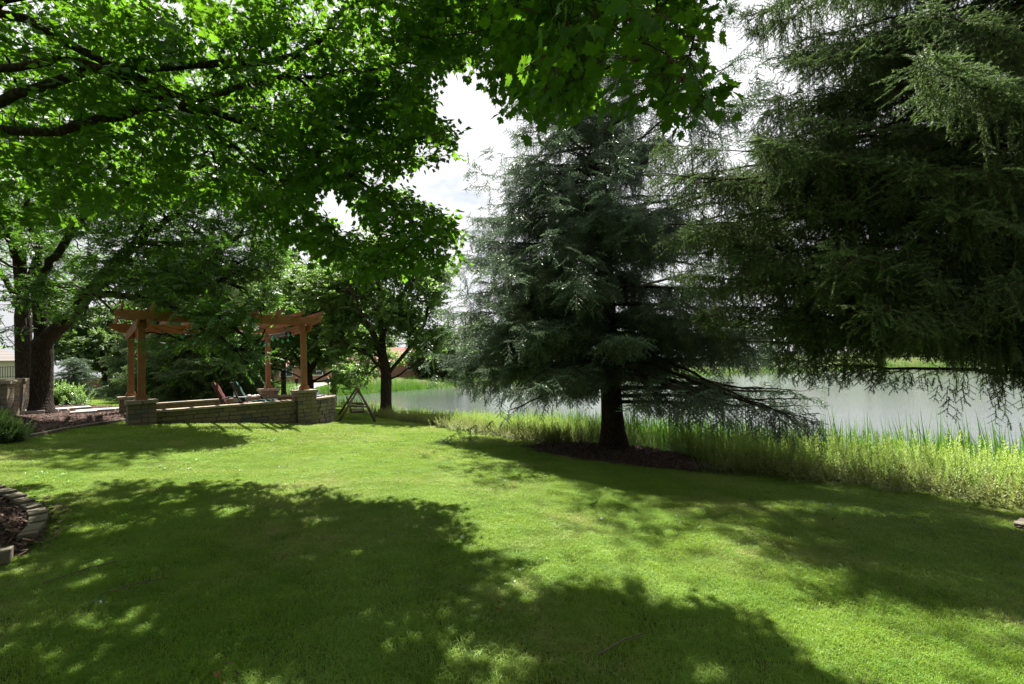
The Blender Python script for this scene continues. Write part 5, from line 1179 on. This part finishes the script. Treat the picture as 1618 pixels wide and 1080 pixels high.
mb = MB(); a = np.array([*p1]); b = np.array([*p2]); d = (b - a) / np.hypot(*(b - a)); nn_ = np.array([-d[1], d[0]]) * 1.2; q = [a - d * 8 - nn_, b + d * 20 - nn_, b + d * 20 + nn_, a - d * 8 + nn_]
sheet('path', [tuple(v) for v in q], M['concrete'], .04, 1.0, 'pale concrete path far behind the pergola')

# far shore trees
for i, (px, Yd, top, w) in enumerate([(690, 82, 530, 8), (760, 88, 520, 9), (840, 84, 538, 8), (910, 92, 525, 10), (1000, 90, 532, 9), (1080, 94, 520, 11), (1150, 90, 528, 9), (1230, 96, 515, 11), (1300, 93, 526, 9), (1370, 96, 512, 11), (1440, 92, 520, 9), (1510, 95, 505, 11), (1580, 90, 512, 10), (1650, 93, 500, 11), (560, 88, 520, 9), (620, 95, 505, 11), (722, 76, 545, 6), (675, 77, 560, 4)]):
    base = at(px, 590, Yd); kinds = ['rounded green', 'wide pale green', 'upright dark green', 'broken-topped green']
    simple_tree(px, top - 22, Yd, w * 1.25, '%s tree on the far shore, %s' % (kinds[i % 4], ['behind the swing tree and its low fork', 'left of the fir trunk near the water', 'seen under the fir boughs', 'next along behind the fir trunk', 'straight behind the fir trunk', 'beyond the long bare fir boughs', 'behind the fir bough tips', 'where fir and spruce overlap', 'behind the spruce curtain', 'above the green reflection', 'over the open water gap', 'right of the open water gap', 'behind the lowest spruce bough', 'at the end of the far shore', 'behind the swing', 'over the red-brown roof', 'near the water beside the fir tips', 'small, before the red-brown roof'][i]),
                far_leaf_src, M['bark2'], 500 + i, trunk=.2, nsp=420, ssc=2.0, low=.02, ntar=84, group='trees along the far shore')

# ------------------------------------------------------------------ small things on the lawn
lw_src = [source('lawn_weed_pattern', weed_mesh(600 + s_, .03, 8, .018, .03, 3, 'oakish', .03, 0)) for s_ in range(3)]
x, y = grid_pts(-7, 8, 3.4, 12, .28); k = on_lawn(x, y) & ((np.sin(x * 1.7 + 2 * np.sin(y)) * np.sin(y * 1.3 + x) > .62) | (g.uniform(0, 1, len(x)) < .06)); x, y = x[k], y[k]
tag(scatter('lawn_weeds', np.c_[x, y, height(x, y) + .008], np.c_[g.normal(0, .15, (len(x), 2)), g.uniform(0, 6.3, len(x))], g.uniform(.6, 1.3, len(x)), lw_src), 'small broad-leaved weeds and clover scattered through the lawn', kind='stuff')
x, y = grid_pts(-7, 8, 1.4, 12, .5); k = on_lawn(x, y) & (g.uniform(0, 1, len(x)) < .4); x, y = x[k], y[k]
db_src = [source('lawn_debris_pattern', chips_mesh(7, .2, .022, 40 + s_)) for s_ in range(3)]
tag(scatter('lawn_debris', np.c_[x, y, height(x, y) + .022], np.c_[np.zeros((len(x), 2)), g.uniform(0, 6.3, len(x))], g.uniform(.6, 1.3, len(x)), db_src), 'scattered bits of bark and dead leaf on the lawn', kind='stuff')
for i, (px, py, a, l, lb) in enumerate(((985, 1030, .5, .36, 'bare grey twig lying on the shaded grass at the bottom of the view'), (140, 910, .9, .5, 'thin pale twig in the dark grass near the mulch bed'), (215, 935, .6, .4, 'second thin twig in the dark grass further from the mulch bed'))):
    p = ground(px, py); d = np.array([math.cos(a), math.sin(a), 0]); t = MB().tube([-d * l / 2 + [0, 0, .045], [.01, .01, .065], d * l / 2 + [0, 0, .05]], [.004, .0045, .002], 5)
    t.tube([d * l * .1 + [0, 0, .055], d * l * .25 + [.05, -.03, .07]], [.003, .001], 4)
    tag(t.build('twig', M['greywood'], None, p), lb, 'twig')
yl = plain('dead_leaf', (.22, .11, .045), .7)
V, F, R = [], [], []; add_leaf(V, F, R, 'maple', np.zeros(3), np.array([1., 0, 0]), np.array([0, 0, 1.]), .034, np.random.default_rng(1), 1.2); lm_ = raw_mesh('fallen_leaf', V, np.array(F), yl, rnd=R)
for px, py, lb in ((786, 974, 'small orange fallen leaf in shaded grass below the middle'), (1278, 1062, 'orange fallen leaf at the bottom edge of the lawn'), (343, 1078, 'fallen orange leaf at the very bottom by the sun fleck'), (687, 742, 'fallen leaf on the sunny lawn'), (559, 863, 'pinkish fallen leaf in the shadow edge'), (1267, 812, 'brown fallen leaf on the bare patch below the spruce'), (845, 743, 'brown fallen leaf near the fir mulch')):
    p = ground(px, py); o = link('fallen_leaf', lm_, None, (p[0], p[1], p[2] + .05), (random.uniform(-.3, .3), random.uniform(-.3, .3), random.uniform(0, 6))); tag(o, lb, 'leaf', 'fallen leaves on the lawn')
